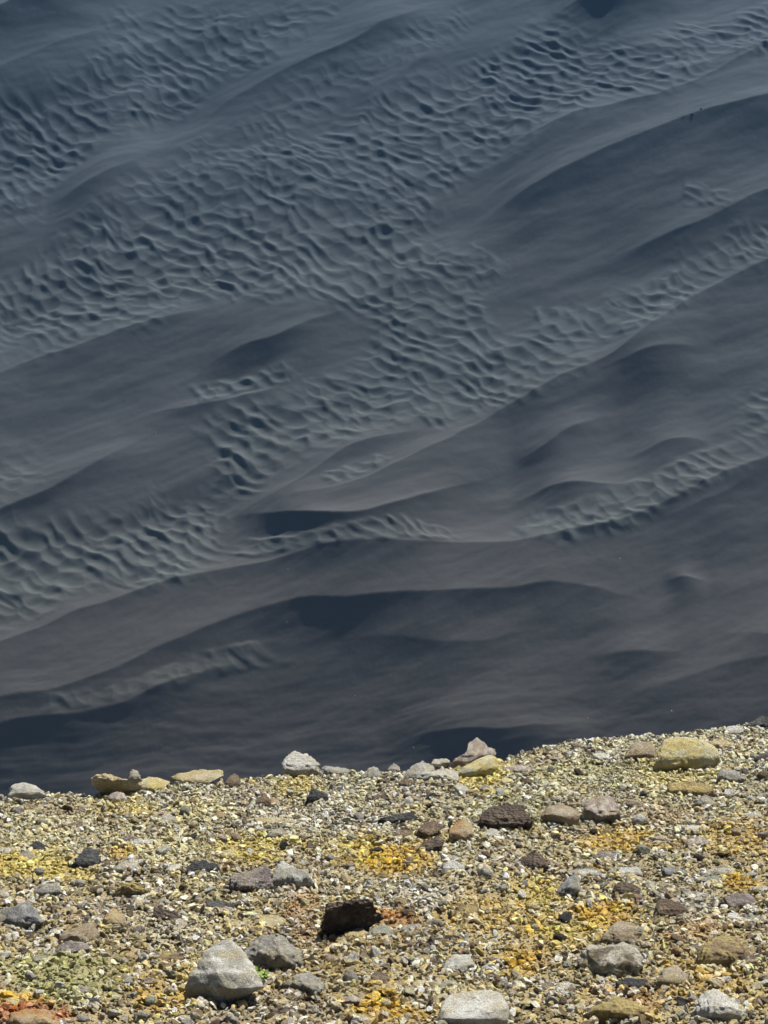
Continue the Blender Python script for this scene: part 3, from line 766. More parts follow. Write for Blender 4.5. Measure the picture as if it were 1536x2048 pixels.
 (B,'bluish grey layered slab cut by the left picture edge','blue',[(-30,1840),(-10,1818),(30,1809),(57,1800),(75,1818),(90,1851),(62,1862),(10,1868),(-30,1866)],dict(level=5,planes=8)),
 (K,'grey angular rock standing on gravel above the bluish slab','grey',[(66,1794),(74,1784),(90,1770),(113,1765),(124,1778),(130,1794),(100,1802),(76,1800)],dict(planes=12)),
 (K,'white topped black rock at the left picture edge above the bluish slab','mottle',[(-16,1800),(-10,1782),(6,1776),(20,1787),(25,1802),(5,1809)],{}),
 (B,'tan topped rock with a black hollow in front left of centre','crust',[(224,1796),(236,1778),(250,1767),(273,1764),(297,1772),(313,1785),(300,1793),(275,1796),(250,1798),(232,1804)],dict(planes=9,crag=.04,lean=-.2)),
 (K,'bright orange pointed rock in the left middle gravel','orange',[(200,1850),(212,1836),(222,1826),(231,1814),(248,1822),(254,1838),(258,1854),(240,1864),(215,1858)],dict(planes=9)),
 (B,'dark purple brown lava rock right of the bright orange rock','dark',[(304,1848),(308,1832),(314,1820),(333,1814),(352,1820),(368,1828),(370,1842),(345,1853),(320,1853)],dict(crag=.06)),
 (B,'long tan slab with a dark underside below the bright orange rock','tan',[(108,1884),(118,1870),(136,1856),(167,1844),(195,1848),(200,1862),(190,1876),(165,1884),(120,1896)],dict(planes=6,depth=.9)),
 (K,'dark grey rock lying under the long tan slab','purple',[(110,1902),(116,1888),(130,1880),(167,1880),(182,1896),(176,1914),(150,1920),(130,1914)],{}),
 (S,'greenish white stone with a purple left side near the left edge','green',[(58,1930),(64,1914),(76,1906),(102,1911),(94,1926),(72,1936)],{}),
 (K,'dark rock with an orange top in the lower left gravel','crust',[(305,1928),(312,1914),(326,1904),(342,1899),(364,1911),(358,1928),(335,1936),(315,1934)],{}),
 (K,'grey green overhanging rock in the lower left gravel','green',[(214,1966),(222,1954),(236,1949),(263,1950),(270,1966),(250,1976),(222,1978)],{}),
 (K,'dark grey blocky rock left of the grey green overhanging rock','grey',[(141,1990),(146,1974),(156,1968),(175,1973),(184,1990),(168,2000),(148,1998)],dict(planes=12)),
 (K,'charcoal rock with pale cracks above the purplish boulder','black',[(405,1822),(409,1808),(420,1800),(443,1799),(467,1804),(470,1820),(440,1830),(415,1829)],dict(crag=.05)),
 (B,'purplish pitted boulder left of the pale angular boulder','purple',[(446,1782),(450,1766),(458,1752),(480,1740),(510,1734),(538,1737),(550,1762),(544,1786),(510,1794),(470,1790)],dict(level=5,crag=.05,planes=8)),
 (S,'bright white round stone below the purplish pitted boulder','white',[(479,1806),(482,1797),(493,1792),(508,1797),(512,1808),(498,1816),(484,1814)],{}),
 (S,'cream stone above the top of the largest pale boulder','cream',[(455,1852),(460,1843),(478,1839),(492,1847),(496,1859),(476,1865),(460,1863)],{}),
 (K,'golden yellow topped rock at the left picture edge near the bottom','yellow',[(-16,2016),(-8,2002),(12,1994),(30,1998),(45,2014),(36,2024),(0,2026)],{}),
 (B,'rust red broken rock in the bottom left corner','orange',[(10,2042),(22,2024),(50,2016),(86,2016),(112,2026),(122,2042),(100,2062),(40,2066),(14,2060)],dict(crag=.06,rough=.08)),
 (S,'white stone resting against the left foot of the largest pale boulder','white',[(387,2004),(394,1994),(408,1991),(418,2004),(412,2018),(396,2022)],{}),
 (K,'dark grey stone near the bottom left between rust red rock and pale boulder','black',[(160,2010),(170,2000),(188,1994),(204,2006),(200,2016),(176,2019)],{}),
 (B,'pale angular boulder with a dark grey left face right of the purplish boulder','pale',[(538,1788),(541,1764),(545,1742),(557,1721),(574,1724),(590,1731),(612,1742),(630,1758),(628,1776),(612,1790),(572,1792)],dict(level=5,planes=14)),
 (K,'white rock between the purplish boulder and the pale angular boulder','white',[(505,1778),(512,1768),(530,1761),(544,1774),(538,1788),(515,1788)],{}),
 (B,'largest dark brown overhanging boulder in the centre foreground','dark',[(632,1884),(636,1862),(641,1840),(650,1814),(672,1806),(692,1802),(715,1800),(739,1793),(764,1803),(770,1830),(760,1842),(735,1852),(699,1866),(672,1882),(650,1888)],dict(level=5,planes=8,crag=.05,top=.6,lean=.15)),
 (S,'small black round stone above the centre dark boulder','black',[(716,1774),(720,1764),(730,1759),(741,1767),(738,1778),(726,1782)],{}),
 (K,'tan lumpy rock under the lip of the centre dark boulder','cream',[(676,1880),(684,1868),(700,1862),(725,1854),(732,1868),(722,1882),(700,1890)],{}),
 (K,'grey tan rock right of the lumpy rock under the dark boulder','green',[(728,1876),(732,1864),(746,1854),(772,1850),(788,1868),(780,1882),(750,1884)],{}),
 (K,'grey slab with a dark underside right of the centre dark boulder','grey',[(800,1866),(808,1856),(829,1847),(846,1850),(852,1862),(835,1872),(812,1873)],{}),
 (B,'rock with a black left face and tan right side in the orange gravel','crust',[(902,1834),(906,1820),(914,1811),(939,1807),(955,1815),(962,1832),(945,1842),(918,1843)],dict(planes=10)),
 (B,'rough grey white boulder on gravel below the centre right','pale',[(884,1944),(887,1928),(896,1914),(914,1907),(942,1910),(951,1928),(950,1944),(925,1954),(899,1955)],dict(planes=12,rough=.07)),
 (B,'large white boulder with a tan right side cut by the bottom edge','white',[(868,2060),(873,2030),(882,2006),(900,1988),(922,1984),(972,1978),(1001,1984),(1020,2012),(1016,2040),(1000,2064),(930,2068)],dict(level=5,planes=6,rough=.04)),
 (K,'tan white block left of the cream block near the bottom','tan',[(777,1982),(784,1970),(799,1960),(816,1970),(814,1984),(795,1990)],{}),
 (K,'cream block with a flat right face above the large white boulder','cream',[(816,1984),(822,1970),(835,1961),(860,1959),(874,1974),(866,1986),(840,1990)],dict(planes=10)),
 (K,'greenish white stone between the cream block and the large white boulder','green',[(876,1984),(879,1970),(890,1962),(912,1960),(924,1974),(912,1986),(892,1988)],{}),
 (K,'orange mossy looking stone left of the rough grey white boulder','crust',[(827,1932),(831,1916),(842,1908),(858,1908),(866,1924),(854,1934)],{}),
 (K,'dark brown hollow rock at the bottom edge left of the gold patch','dark',[(529,2042),(536,2026),(552,2018),(579,2014),(600,2024),(592,2040),(560,2048)],{}),
 (B,'low greyish mound shaped rock right of the small green sprig','grey',[(562,1978),(580,1958),(602,1945),(635,1950),(650,1966),(658,1984),(645,1998),(599,1994)],dict(planes=6,depth=1.1)),
 (B,'pinkish tan slab with dark shade under it near the bottom','pink',[(660,2008),(680,1998),(709,1990),(730,1998),(744,2010),(738,2020),(700,2016)],dict(planes=5,depth=1.0)),
 (K,'pale round topped stone at the bottom edge on the gold patch','pale',[(706,2046),(713,2034),(728,2027),(742,2036),(744,2050),(724,2056)],dict(planes=4)),
 (K,'cream stone with a yellow spot above the dark hollow rock','cream',[(542,2014),(550,2000),(572,1994),(590,2002),(592,2014),(566,2022)],{}),
 (K,'long pale yellow rock left of the centre dark boulder','cream',[(512,1842),(520,1830),(542,1828),(562,1838),(584,1850),(570,1860),(532,1858)],{}),
 (S,'small cream round pebble at the left foot of the centre dark boulder','cream',[(605,1860),(608,1853),(616,1849),(624,1855),(622,1864),(612,1866)],dict(planes=2)),
 (K,'reddish brown crumbly rock in the lower middle gravel','brown',[(732,1974),(738,1956),(750,1942),(768,1946),(780,1960),(772,1978),(750,1982)],dict(crag=.04)),
 (K,'dark orange brown rock right of the rough grey white boulder','brown',[(962,1932),(970,1920),(984,1914),(1008,1920),(1008,1932),(985,1938)],{}),
 (B,'dark brown lava block in the right middle gravel beside the yellow patch','dark',[(1036,1748),(1038,1726),(1044,1710),(1058,1705),(1082,1708),(1098,1726),(1090,1742),(1070,1751),(1050,1752)],dict(crag=.05)),
 (B,'slanting slate grey rock leaning right over the yellow gravel','blue',[(1102,1804),(1108,1790),(1120,1774),(1134,1761),(1150,1747),(1162,1758),(1160,1776),(1146,1790),(1130,1801),(1116,1808)],dict(planes=9,depth=1.0)),
 (B,'grey white ledge rock right of the slanting slate rock','pale',[(1132,1746),(1144,1735),(1177,1736),(1210,1738),(1224,1746),(1222,1758),(1191,1763),(1160,1758)],dict(planes=8)),
 (K,'white flat topped slab at the right end of the grey white ledge','white',[(1227,1752),(1236,1734),(1256,1732),(1286,1738),(1284,1754),(1257,1760)],dict(planes=8)),
 (K,'dark brown rock below the white flat topped slab','dark',[(1222,1792),(1226,1774),(1236,1764),(1264,1764),(1280,1776),(1286,1794),(1260,1802),(1236,1803)],dict(crag=.04)),
 (K,'blue grey rock in the right middle gravel','blue',[(1318,1754),(1322,1738),(1338,1731),(1358,1732),(1376,1748),(1360,1760),(1336,1762)],{}),
 (B,'dark and white striped rock near the right edge above the orange spot','mottle',[(1404,1750),(1420,1740),(1451,1732),(1470,1738),(1480,1752),(1467,1762),(1430,1756)],{}),
 (K,'greenish white stone below the dark and white striped rock','green',[(1402,1764),(1410,1754),(1426,1751),(1443,1760),(1432,1770),(1412,1772)],{}),
 (B,'brown arched rock standing over grey pebbles on the right','brown',[(1302,1842),(1305,1822),(1311,1806),(1326,1796),(1347,1797),(1368,1806),(1378,1820),(1376,1834),(1352,1828),(1336,1822),(1326,1838),(1312,1846)],dict(planes=7)),
 (B,'brown flat topped slab near the right picture edge','purple',[(1428,1822),(1434,1804),(1448,1794),(1491,1785),(1511,1792),(1524,1811),(1514,1824),(1480,1820),(1451,1826)],dict(planes=8,top=.6)),
 (S,'pale stone at the right picture edge above the brown flat topped slab','pale',[(1502,1786),(1506,1776),(1521,1770),(1550,1776),(1548,1792),(1520,1793)],{}),
 (B,'grey boulder behind the white and tan cut boulder in the lower right','tan',[(1190,1896),(1204,1874),(1224,1855),(1257,1840),(1274,1856),(1284,1884),(1262,1902),(1220,1904)],dict(level=5,planes=10)),
 (B,'large white topped boulder with a dark undercut in the lower right','mottle',[(1153,1948),(1152,1926),(1165,1908),(1190,1900),(1230,1890),(1257,1882),(1277,1889),(1288,1913),(1286,1940),(1262,1958),(1222,1968),(1190,1974),(1161,1966)],dict(level=5,planes=9,top=.65,lean=.31)),
 (B,'small pyramid shaped grey rock casting a dark shadow in the lower right','tan',[(1312,1970),(1316,1952),(1322,1936),(1334,1929),(1351,1944),(1366,1956),(1380,1970),(1352,1984),(1321,1980)],dict(planes=12)),
 (B,'brown boulder with yellow crust near the right edge in the lower right','crust',[(1388,1934),(1392,1914),(1400,1898),(1414,1884),(1441,1867),(1471,1880),(1498,1904),(1520,1926),(1500,1936),(1470,1932),(1434,1944),(1396,1946)],dict(level=5,crag=.05,planes=9,rough=.07)),
 (B,'chalk white rounded boulder in the bottom right','white',[(1391,2040),(1390,2016),(1395,1994),(1414,1977),(1441,1979),(1474,2002),(1498,2026),(1494,2048),(1450,2054),(1410,2052)],dict(level=5,planes=6)),
 (B,'low tan and yellow rock below the large white topped boulder','crust',[(1165,2034),(1178,2018),(1191,2006),(1224,1991),(1257,1994),(1287,2013),(1314,2031),(1270,2044),(1210,2046),(1180,2044)],dict(planes=6,depth=1.0)),
 (K,'white stone left of the low tan and yellow rock','white',[(1101,1982),(1107,1972),(1120,1964),(1137,1965),(1143,1980),(1124,1992)],{}),
 (K,'grey purplish stone left of the white stone near the bottom','purple',[(1075,1980),(1082,1968),(1098,1960),(1112,1970),(1104,1988),(1084,1991)],{}),
 (S,'small white stone between the large white topped boulder and its low neighbour','white',[(1182,1980),(1188,1972),(1204,1968),(1229,1974),(1226,1986),(1200,1988)],{}),
 (K,'dark grey flat rock in the shadow between the white topped boulder and the pyramid rock','black',[(1222,1976),(1234,1964),(1257,1955),(1288,1960),(1302,1974),(1280,1987),(1240,1989)],{}),
 (S,'bright yellow stone at the foot of the chalk white boulder','yellow',[(1415,2044),(1421,2035),(1431,2031),(1440,2043),(1432,2053),(1420,2053)],{}),
 (S,'dark orange stone right of the brown arched rock','orange',[(1399,1858),(1404,1846),(1414,1840),(1424,1850),(1418,1861)],{}),
 (K,'grey green stone at the right picture edge below the flat topped slab','green',[(1479,1852),(1484,1838),(1496,1831),(1521,1838),(1524,1851),(1500,1857)],{}),
 (K,'white stone left of the grey green stone at the right edge','white',[(1452,1838),(1458,1826),(1470,1824),(1487,1842),(1476,1851),(1460,1849)],{}),
]
HERO = []
for nm, lb, kd, pts, kw in ROCKS:
    ob = traced_rock(nm, lb, kd, pts, **kw)
    HERO.append(ob)

# ------------------------------------------------------------------ smaller single stones lying in the gravel
ANCHORS = [  # start of a label above -> how the small stones refer to it
    ('white rounded rock at the far left', 'the white rock at the far left of the rim'), ('long cream yellow slab', 'the cream slab on the rim'),
    ('low straight topped tan slab', 'the straight topped slab on the rim'), ('dark grey two lobed', 'the dark two lobed rock on the left'),
    ('black and grey craggy', 'the black craggy boulder on the left'), ('rough charcoal rock', 'the rough charcoal rock'), ('tan rock with a yellow top', 'the yellow topped tan rock'),
    ('rounded white boulder', 'the rounded white rim boulder'), ('pale grey boulder with a shaded left', 'the pale grey rim boulder'),
    ('peaked pinkish', 'the peaked rock on the rim'), ('charcoal pyramid', 'the charcoal pyramid rock'), ('brown rock with an orange stone', 'the brown rock beside the orange stone'),
    ('dark brown lens', 'the dark lens shaped rock'), ('long low charcoal', 'the long charcoal slab'), ('upright orange', 'the upright orange rock'),
    ('big dark brown pitted', 'the big dark lava rock'), ('white and grey rock at the upper right', 'the white rock by the gold patch'), ('long flat whitish', 'the long whitish slab'),
    ('tan rounded boulder', 'the tan rounded boulder'), ('pinkish white streaked', 'the pinkish streaked boulder'), ('largest sulphur', 'the big yellow boulder'),
    ('grey wedge rock', 'the grey wedge rock behind the yellow boulder'), ('tilted dark grey plate', 'the tilted grey plate'), ('low brown lava rock', 'the low brown lava rock'),
    ('greyish pink rounded', 'the greyish pink rounded rock'), ('rough dark purplish', 'the rough purplish rock on the right'), ('largest pale grey boulder', 'the largest pale boulder'),
    ('grey boulder with a pale right', 'the grey boulder behind the pale one'), ('bluish grey layered', 'the bluish slab at the left edge'), ('grey angular rock standing', 'the grey angular rock on the left'),
    ('tan topped rock', 'the tan topped rock with a hollow'), ('bright orange pointed', 'the bright orange rock'), ('dark purple brown', 'the dark purple lava rock'),
    ('long tan slab', 'the long tan slab with dark underside'), ('grey green overhanging', 'the grey green overhanging rock'), ('purplish pitted', 'the purplish pitted boulder'),
    ('rust red', 'the rust red rock in the corner'), ('pale angular boulder', 'the pale angular boulder'), ('largest dark brown overhanging', 'the dark centre boulder'),
    ('rock with a black left face', 'the black and tan rock'), ('rough grey white boulder', 'the rough grey white boulder'), ('large white boulder with a tan', 'the white boulder at the bottom edge'),
    ('cream block', 'the cream block near the bottom'), ('low greyish mound', 'the greyish mound rock'), ('dark brown lava block', 'the dark lava block'), ('slanting slate', 'the slanting slate rock'),
    ('white flat topped', 'the white flat topped slab'), ('blue grey rock', 'the blue grey rock on the right'), ('brown arched', 'the brown arched rock'), ('brown flat topped', 'the brown flat topped slab'),
    ('grey boulder behind the white', 'the grey boulder behind the white topped one'), ('large white topped boulder', 'the white topped boulder'), ('small pyramid', 'the small pyramid rock'),
    ('brown boulder with yellow crust', 'the yellow crusted brown boulder'), ('chalk white', 'the chalk white boulder'), ('low tan and yellow', 'the low tan and yellow rock')]
ANCH = []
for i, (nm, lb, kd, pts, kw) in enumerate(ROCKS):
    for a, sname in ANCHORS:
        if lb.startswith(a):
            P = np.array(pts); ANCH.append(((P[:, 0].min() + P[:, 0].max()) / 2, (P[:, 1].min() + P[:, 1].max()) / 2, sname))
assert len(ANCH) == len(ANCHORS)
WORDS = {'white': ['chalky white', 'bright white'], 'pale': ['pale grey', 'light grey'], 'cream': ['cream', 'buff'], 'yellow': ['yellow', 'sulphur yellow'],
         'orange': ['orange', 'rust orange'], 'tan': ['tan', 'sandy tan'], 'pink': ['pinkish grey'], 'grey': ['grey', 'mid grey'], 'dark': ['dark brown', 'blackish brown'],
         'brown': ['brown', 'earth brown'], 'purple': ['purplish', 'dull purple'], 'black': ['charcoal', 'black'], 'green': ['grey green'], 'mottle': ['white and dark mottled'], 'crust': ['brown and yellow']}
WEIGHT = {'white': 17, 'pale': 17, 'cream': 14, 'yellow': 5, 'orange': 3, 'tan': 11, 'pink': 7, 'grey': 12, 'dark': 7, 'brown': 10, 'purple': 6, 'black': 5, 'green': 6, 'mottle': 4, 'crust': 4}
SHAPES = [('rounded', (1.0, .9, .70), 3), ('flat', (1.15, 1.0, .42), 6), ('angular', (1.0, .9, .75), 15), ('long', (1.45, .75, .55), 8)]
protos = []
for k in range(20):
    r = np.random.default_rng(900 + k)
    nm, sc_, pl = SHAPES[k % 4]
    v, f = ico(3)
    v = carve(v.copy(), r, pl, 0.5, 0.85) ; v = roughen(v, 900 + k, 0.14, 1.6, 0.03 if nm != 'rounded' else 0)
    me = mesh_from('stone', v * np.array(sc_) * 0.5, f); me.materials.append(KINDS['grey'])
    protos.append((nm, sc_, me))
used = set(); placed = []
def overlap(x, y, r):
    for (x0, y0, x1, y1) in PX_TAKEN:
        if x0 - r * .7 < x < x1 + r * .7 and y0 - r * .5 < y < y1 + r * .55: return True
    for (a, b, c) in placed:
        if abs(a - x) < (r + c) * 0.6 and abs(b - y) < (r + c) * 0.42: return True
    return False
rs = np.random.default_rng(77)
kinds_, wts = list(WEIGHT), np.array(list(WEIGHT.values()), float); wts /= wts.sum()
N_SMALL = 175
RX, RY = [p[0] for p in RIM_PX], [p[1] for p in RIM_PX]
tries = 0
while len(placed) < N_SMALL and tries < 40000:
    tries += 1
    x, y = rs.uniform(-5, 1541), rs.uniform(1455, 2052)
    on_rim = tries < 400
    if on_rim: y = np.interp(x, RX, RY) + rs.uniform(2, 9)
    gp_ = near_pt(np.array([x]), np.array([y]))[0]
    edge = gp_[1] - rim_y(gp_[0])
    if edge > 0.02: continue
    near = np.clip((y - 1480) / 560, 0, 1)
    if not on_rim and rs.uniform() > 0.6 + 0.4 * near: continue
    r = rs.choice([22, 28, 34, 44], p=[.42, .33, .17, .08]) * (0.8 + 0.3 * near) * rs.uniform(.9, 1.1)
    if on_rim: r *= 0.85
    if overlap(x, y, r): continue
    p = ground_hit(np.array([x]), np.array([y]))[0]
    kd = rs.choice(kinds_, p=wts)
    order = sorted(ANCH, key=lambda a: (a[0] - x) ** 2 + (1.6 * (a[1] - y)) ** 2)[:8]
    lab = None
    shape_i = int(rs.integers(20))
    for an in order:
        dx, dy = x - an[0], y - an[1]
        dist = math.hypot(dx, 1.6 * dy)
        where = ('right of' if dx > 0 else 'left of') if abs(dx) > 1.3 * abs(dy) else ('below' if dy > 0 else 'above')
        near_w = 'just ' if dist < 85 else ''
        for w in WORDS[kd]:
            cand = f"{protos[shape_i][0]} {w} stone lying {near_w}{where} {an[2]}"
            key = (w, where, an[2])
            if key not in used and len(cand.split()) <= 16: lab = cand; used.add(key); break
        if lab: break
    if not lab: continue
    s = (p @ CFWD) * HALF / 1024 * r
    nm, sc_, me = protos[shape_i]
    o = link('stone', me, (p[0], p[1], near_z(p[0], p[1]) + s * sc_[2] * 0.5 * 0.62 + 0.006), label=lab, category='stone', group='small loose stones lying in the gravel')
    o.scale = (s * rs.uniform(.9, 1.1), s * rs.uniform(.9, 1.1), s * rs.uniform(.85, 1.15))
    o.rotation_euler = (rs.normal(0, .25) - NEAR_TAN * .6, rs.normal(0, .25), rs.uniform(0, 6.28))
    o.material_slots[0].link = 'OBJECT'; o.material_slots[0].material = KINDS[kd]
    placed.append((x, y, r))

# ------------------------------------------------------------------ stones lost on the far ash slope
def far_height_at(x, y):
    h, _ = sand_height(np.array([[x]]), np.array([[y / CT]]))
    return FAR_Z0 + FAR_TAN * y + float(h[0, 0])
FAR_STONES = [(1384, 228, 13, 'dark', 'dark lone rock on the distant ridge crest at upper right'), (1402, 219, 12, 'dark', 'dark rock just right of the lone rock on the distant crest'),
    (1366, 234, 6, 'dark', 'tiny dark stone left of the rocks on the distant crest'), (1422, 213, 5, 'brown', 'tiny brown stone at the right end of the rocks on the distant crest'),
    (1345, 241, 5, 'brown', 'tiny brown stone furthest left along the distant crest'), (877, 524, 13, 'black', 'dark rock sitting among the wind ripples right of the middle'),
    (344, 563, 6, 'black', 'tiny dark rock among the ripples left of the middle'), (322, 1492, 10, 'black', 'small dark rock on the shaded ash just beyond the left rim'),
    (585, 1474, 6, 'black', 'tiny dark stone on the ash beyond the white rim boulder'), (1343, 1424, 7, 'pale', 'tiny pale stone on the ash beyond the yellow boulder'),
    (333, 1545, 4, 'white', 'tiny white speck of stone beyond the straight topped slab'), (576, 1139, 4, 'white', 'tiny white stone on the smooth ash below the middle'),
    (710, 1393, 4, 'white', 'tiny white stone on the dark ash near the lower middle'), (1240, 1117, 4, 'white', 'tiny white stone on smooth ash in the right lower part'),
    (312, 865, 4, 'white', 'tiny white stone on the smooth ridge at the left'), (1176, 1437, 4, 'white', 'tiny white stone furthest right on dark ash beyond the rim'),
    (827, 1496, 4, 'white', 'tiny white stone on ash just beyond the pale rim boulder'), (574, 1247, 4, 'pale', 'tiny pale stone in the long dark hollow')]
for px, py, w, kd, lb in FAR_STONES:
    p = far_pt(np.array([px]), np.array([py]))[0]
    if abs(px) and kd:
        s = (p @ CFWD) * HALF / 1024 * w * 0.42
        d = ray(np.array([px]), np.array([py]))[0]    # first place where the sight line meets the relief
        ts = np.arange(p @ CFWD - 14, p @ CFWD + 14, 0.12)
        q_ = d[None] * ts[:, None]
        hh_, _ = sand_height(q_[:, 0][None], (q_[:, 1] / CT)[None])
        under = q_[:, 2] < FAR_Z0 + FAR_TAN * q_[:, 1] + hh_[0]
        p = q_[int(np.argmax(under))]
        nm, sc_, me = protos[int(rs.integers(20))]
        o = link('rock' if w > 9 else 'stone', me, (p[0], p[1], far_height_at(p[0], p[1]) + s * 0.02), label=lb, category='rock' if w > 9 else 'stone')
        o.scale = (s, s, s); o.rotation_euler = (0.2, 0.1, rs.uniform(0, 6.28))
        o.material_slots[0].link = 'OBJECT'; o.material_slots[0].material = KINDS[kd]

# ------------------------------------------------------------------ loose gravel, tens of thousands of stones (one object)
gcol = bpy.data.collections.new('gravel_shapes')
gm = Mat('gravel_stone', 0.92, 0.15)
ta = gm.n.new('ShaderNodeAttribute'); ta.attribute_type = 'INSTANCER'; ta.attribute_name = 'tint'
oc = gm.n.new('ShaderNodeTexCoord').outputs['Object']
f1 = gm.rng(gm.noise(oc, 2.6, 5, 0.7), 0.3, 0.7, 0.62, 1.28)
sv = gm.n.new('ShaderNodeVectorMath'); sv.operation = 'SCALE'; gm.put(sv.inputs[0], ta.outputs['Color']); gm.put(sv.inputs['Scale'], f1)
nb = gm.bump(gm.noise(oc, 5.0, 6, 0.75), 1.0, 0.02)
gravel_mat = gm.done(sv.outputs[0], nb)
for k in range(18):
    r = np.random.default_rng(500 + k)
    v, f = ico(2)
    v = carve(v.copy(), r, 14, 0.42, 0.82)
    v = roughen(v, 500 + k, 0.12, 1.5)
    v = v * np.array([1.0 + 0.35 * (k % 3 == 0), 0.85, [0.80, 0.60, 0.95][k % 3]]) * 0.5
    me = mesh_from('gravel_shape', v, f); me.materials.append(gravel_mat)
    me.polygons.foreach_set('use_smooth', np.full(len(f), False))
    ob = bpy.data.objects.new('gravel_shape', me); gcol.objects.link(ob)

gr = np.random.default_rng(5)
def scatter(n, dmin, dmax, lift, spill=0.10):
    y = gr.uniform(4.9, 18.5, int(n * 2.2)); x = gr.uniform(-5.2, 5.2, len(y))
    ok = (np.abs(x) < 0.6 + 0.228 * np.hypot(y, 3 + .45 * y) + 0.2) & (y < rim_y(x) + spill)
    x, y = x[ok][:n], y[ok][:n]
    d = dmin * (dmax / dmin) ** (gr.uniform(0, 1, len(x)) ** 1.25)
    clump = noise2(x / 0.35, y / 0.45, 401)
    d = d * (1 + 0.30 * clump)
    z = near_z(x, y) + d * lift
    return x, y, z, d
parts_ = [scatter(24000, 0.036, 0.070, 0.20, 0.1), scatter(46000, 0.020, 0.042, 0.22, 0.2), scatter(55000, 0.010, 0.024, 0.20)]
# rubble banked against the feet of the bigger rocks
for (x0, y0, x1, y1) in PX_TAKEN:
    n = int(16 + 1.5 * (x1 - x0))
    u = gr.uniform(-.08, 1.08, n)
    qx = x0 + (x1 - x0) * u
    qy = y1 + (y1 - y0) * (-0.16 - 0.34 * (2 * u - 1) ** 4 + 0.14 * gr.normal(size=n)) + 2
    g_ = ground_hit(qx, qy)
    k_ = g_[:, 1] < rim_y(g_[:, 0])
    g_ = g_[k_]; dd = 0.018 * 3.6 ** gr.uniform(0, 1, len(g_))
    parts_.append((g_[:, 0], g_[:, 1], near_z(g_[:, 0], g_[:, 1]) + dd * 0.35, dd))
x, y, z, d = [np.concatenate([a[i] for a in parts_]) for i in range(4)]
N = len(x)
tint, crusty = stain(x, y, True)
cls = gr.uniform(0, 1, N)
wild = 0.35 + 0.75 * smooth(-0.35, 0.3, fbm2(x / 0.5, y / 0.6, 450, 3))     # rubble patches hold every colour, mineral crusts one
wild = np.where(d > 0.034, np.maximum(wild, .8), wild) * (1 - 0.8 * crusty)
def blend(mask, col, k):
    global tint
    kk = (k * wild)[:, None]
    tint = np.where(mask[:, None], tint * (1 - kk) + np.array(col) * kk, tint)
blend(cls < .20, (.76, .73, .63), .8)
blend((cls > .17) & (cls < .33), (.46, .45, .39), .7)
blend((cls > .33) & (cls < .43), (.17, .115, .07), .8)
blend((cls > .43) & (cls < .51), (.07, .06, .055), .85)  # near-black stones, some standing in for pockets of shadow
blend((cls > .51) & (cls < .57), (.52, .40, .14), .5)
blend((cls > .57) & (cls < .63), (.25, .20, .20), .7)
blend((cls > .63) & (cls < .68), (.33, .35, .26), .7)
cls2 = gr.uniform(0, 1, N); bigd = d > 0.042
blend(bigd & (cls2 < .16), (.12, .085, .06), .85)
blend(bigd & (cls2 > .84), (.44, .43, .38), .8)
tint = np.clip(tint * (np.exp(gr.normal(0, .26, N)) * (0.52 + 0.65 * smooth(.012, .034, d)))[:, None], .02, .80)  # finer stones darker: shade of the gaps put into their colour
pm = bpy.data.meshes.new('gravel')
pm.vertices.add(N); pm.vertices.foreach_set('co', np.stack([x, y, z], 1).astype(np.float32).ravel())
def attr(nm, ty, key, arr):
    a = pm.attributes.new(nm, ty, 'POINT'); a.data.foreach_set(key, np.ascontiguousarray(arr).ravel())
attr('tint', 'FLOAT_COLOR', 'color', np.concatenate([tint, np.ones((N, 1))], 1).astype(np.float32))
rot = np.stack([gr.normal(0, .38, N) - NEAR_TAN * .7, gr.normal(0, .38, N), gr.uniform(0, 6.283, N)], 1)
attr('turn', 'FLOAT_VECTOR', 'vector', rot.astype(np.float32))
attr('size', 'FLOAT_VECTOR', 'vector', (d[:, None] * gr.uniform(.8, 1.25, (N, 3))).astype(np.float32))
attr('shape', 'INT', 'value', gr.integers(0, 18, N).astype(np.int32))
gob = link('gravel', pm, kind='stuff')
ng = bpy.data.node_groups.new('scatter_gravel', 'GeometryNodeTree')
ng.interface.new_socket('Geometry', in_out='INPUT', socket_type='NodeSocketGeometry')
ng.interface.new_socket('Geometry', in_out='OUTPUT', socket_type='NodeSocketGeometry')
gi, go_ = ng.nodes.new('NodeGroupInput'), ng.nodes.new('NodeGroupOutput')
ci = ng.nodes.new('GeometryNodeCollectionInfo'); ci.inputs['Collection'].default_value = gcol
ci.inputs['Separate Children'].default_value = True; ci.inputs['Reset Children'].default_value = True
ip = ng.nodes.new('GeometryNodeInstanceOnPoints'); ip.inputs['Pick Instance'].default_value = True
def named(nm, ty):
    n = ng.nodes.new('GeometryNodeInputNamedAttribute'); n.data_type = ty; n.inputs['Name'].default_value = nm
    return n.outputs['Attribute']
ng.links.new(gi.outputs[0], ip.inputs['Points']); ng.links.new(ci.outputs[0], ip.inputs['Instance'])
ng.links.new(named('shape', 'INT'), ip.inputs['Instance Index'])
ng.links.new(named('turn', 'FLOAT_VECTOR'), ip.inputs['Rotation']); ng.links.new(named('size', 'FLOAT_VECTOR'), ip.inputs['Scale'])
ng.links.new(ip.outputs[0], go_.inputs[0])
md = gob.modifiers.new('scatter', 'NODES'); md.node_group = ng

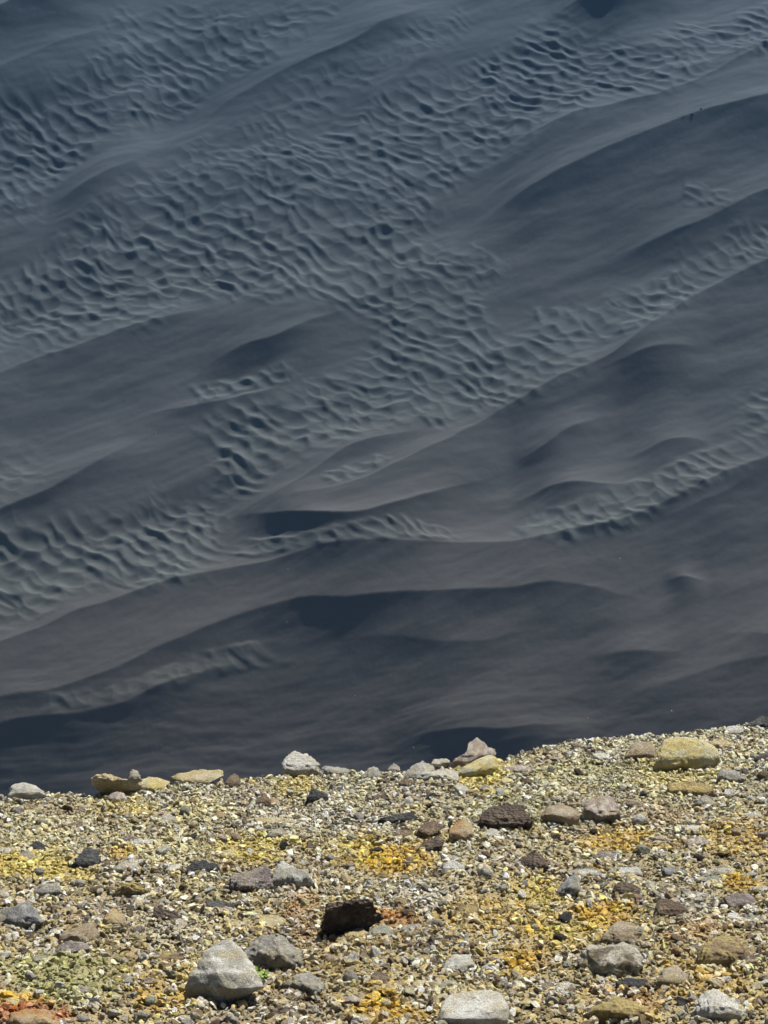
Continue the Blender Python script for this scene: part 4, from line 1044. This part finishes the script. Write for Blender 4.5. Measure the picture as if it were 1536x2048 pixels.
# ------------------------------------------------------------------ the one green sprig between the two big lower left boulders
leafm = Mat('fresh_green_leaf', 0.6, 0.3)
lp = leafm.n.new('ShaderNodeNewGeometry').outputs['Position']
leaf_mat = leafm.done(leafm.mix(leafm.noise(lp, 60, 3), (.10, .20, .03), (.24, .34, .06)))
pp = ground_hit(np.array([531.0]), np.array([1962.0]))[0]
sprig = bpy.data.objects.new('plant', None); sprig.location = pp; COL.objects.link(sprig)
sprig['label'] = 'small bright green sprig growing in front of the grey boulder at lower left'; sprig['category'] = 'plant'
rp = np.random.default_rng(3)
def tube(a, b, r0, r1, n=6):
    a, b = np.array(a), np.array(b); t = (b - a) / np.linalg.norm(b - a)
    u = np.cross(t, [0.3, 1, 0.2]); u /= np.linalg.norm(u); w = np.cross(t, u)
    vs = [p + (u * math.cos(k * 6.283 / n) + w * math.sin(k * 6.283 / n)) * r for p, r in ((a, r0), (b, r1)) for k in range(n)]
    return np.array(vs), np.array([(k, (k + 1) % n, n + (k + 1) % n, n + k) for k in range(n)])
tips = []
for k in range(3):
    tip = np.array([rp.uniform(-.05, .05), rp.uniform(-.03, .03), rp.uniform(.05, .085)]); tips.append(tip)
    v, f = tube((0, 0, -0.01), tip, .0028, .0016)
    me = mesh_from('stem', v, f); me.materials.append(leaf_mat); o = link('stem', me); o.parent = sprig
for k in range(22):
    tip = tips[k % 3] * rp.uniform(.35, 1.05)
    az, el, L = rp.uniform(0, 6.283), rp.uniform(.1, 1.1), rp.uniform(.018, .034)
    dr = np.array([math.cos(az) * math.cos(el), math.sin(az) * math.cos(el), math.sin(el)])
    sd_ = np.cross(dr, [0, 0, 1]); sd_ /= np.linalg.norm(sd_)
    up_ = np.cross(sd_, dr)
    prof = [(0, .05), (.3, .32), (.6, .30), (1, .02)]
    vs = []
    for tt_, w in prof:
        c_ = tip + dr * L * tt_ - up_ * (tt_ ** 2) * L * .25
        vs += [c_ - sd_ * w * L, c_ - up_ * w * L * .35, c_ + sd_ * w * L]
    fs = [(3 * i + j, 3 * i + j + 1, 3 * i + j + 4, 3 * i + j + 3) for i in range(3) for j in range(2)]
    me = mesh_from('leaf', np.array(vs), np.array(fs)); me.materials.append(leaf_mat); o = link('leaf', me); o.parent = sprig
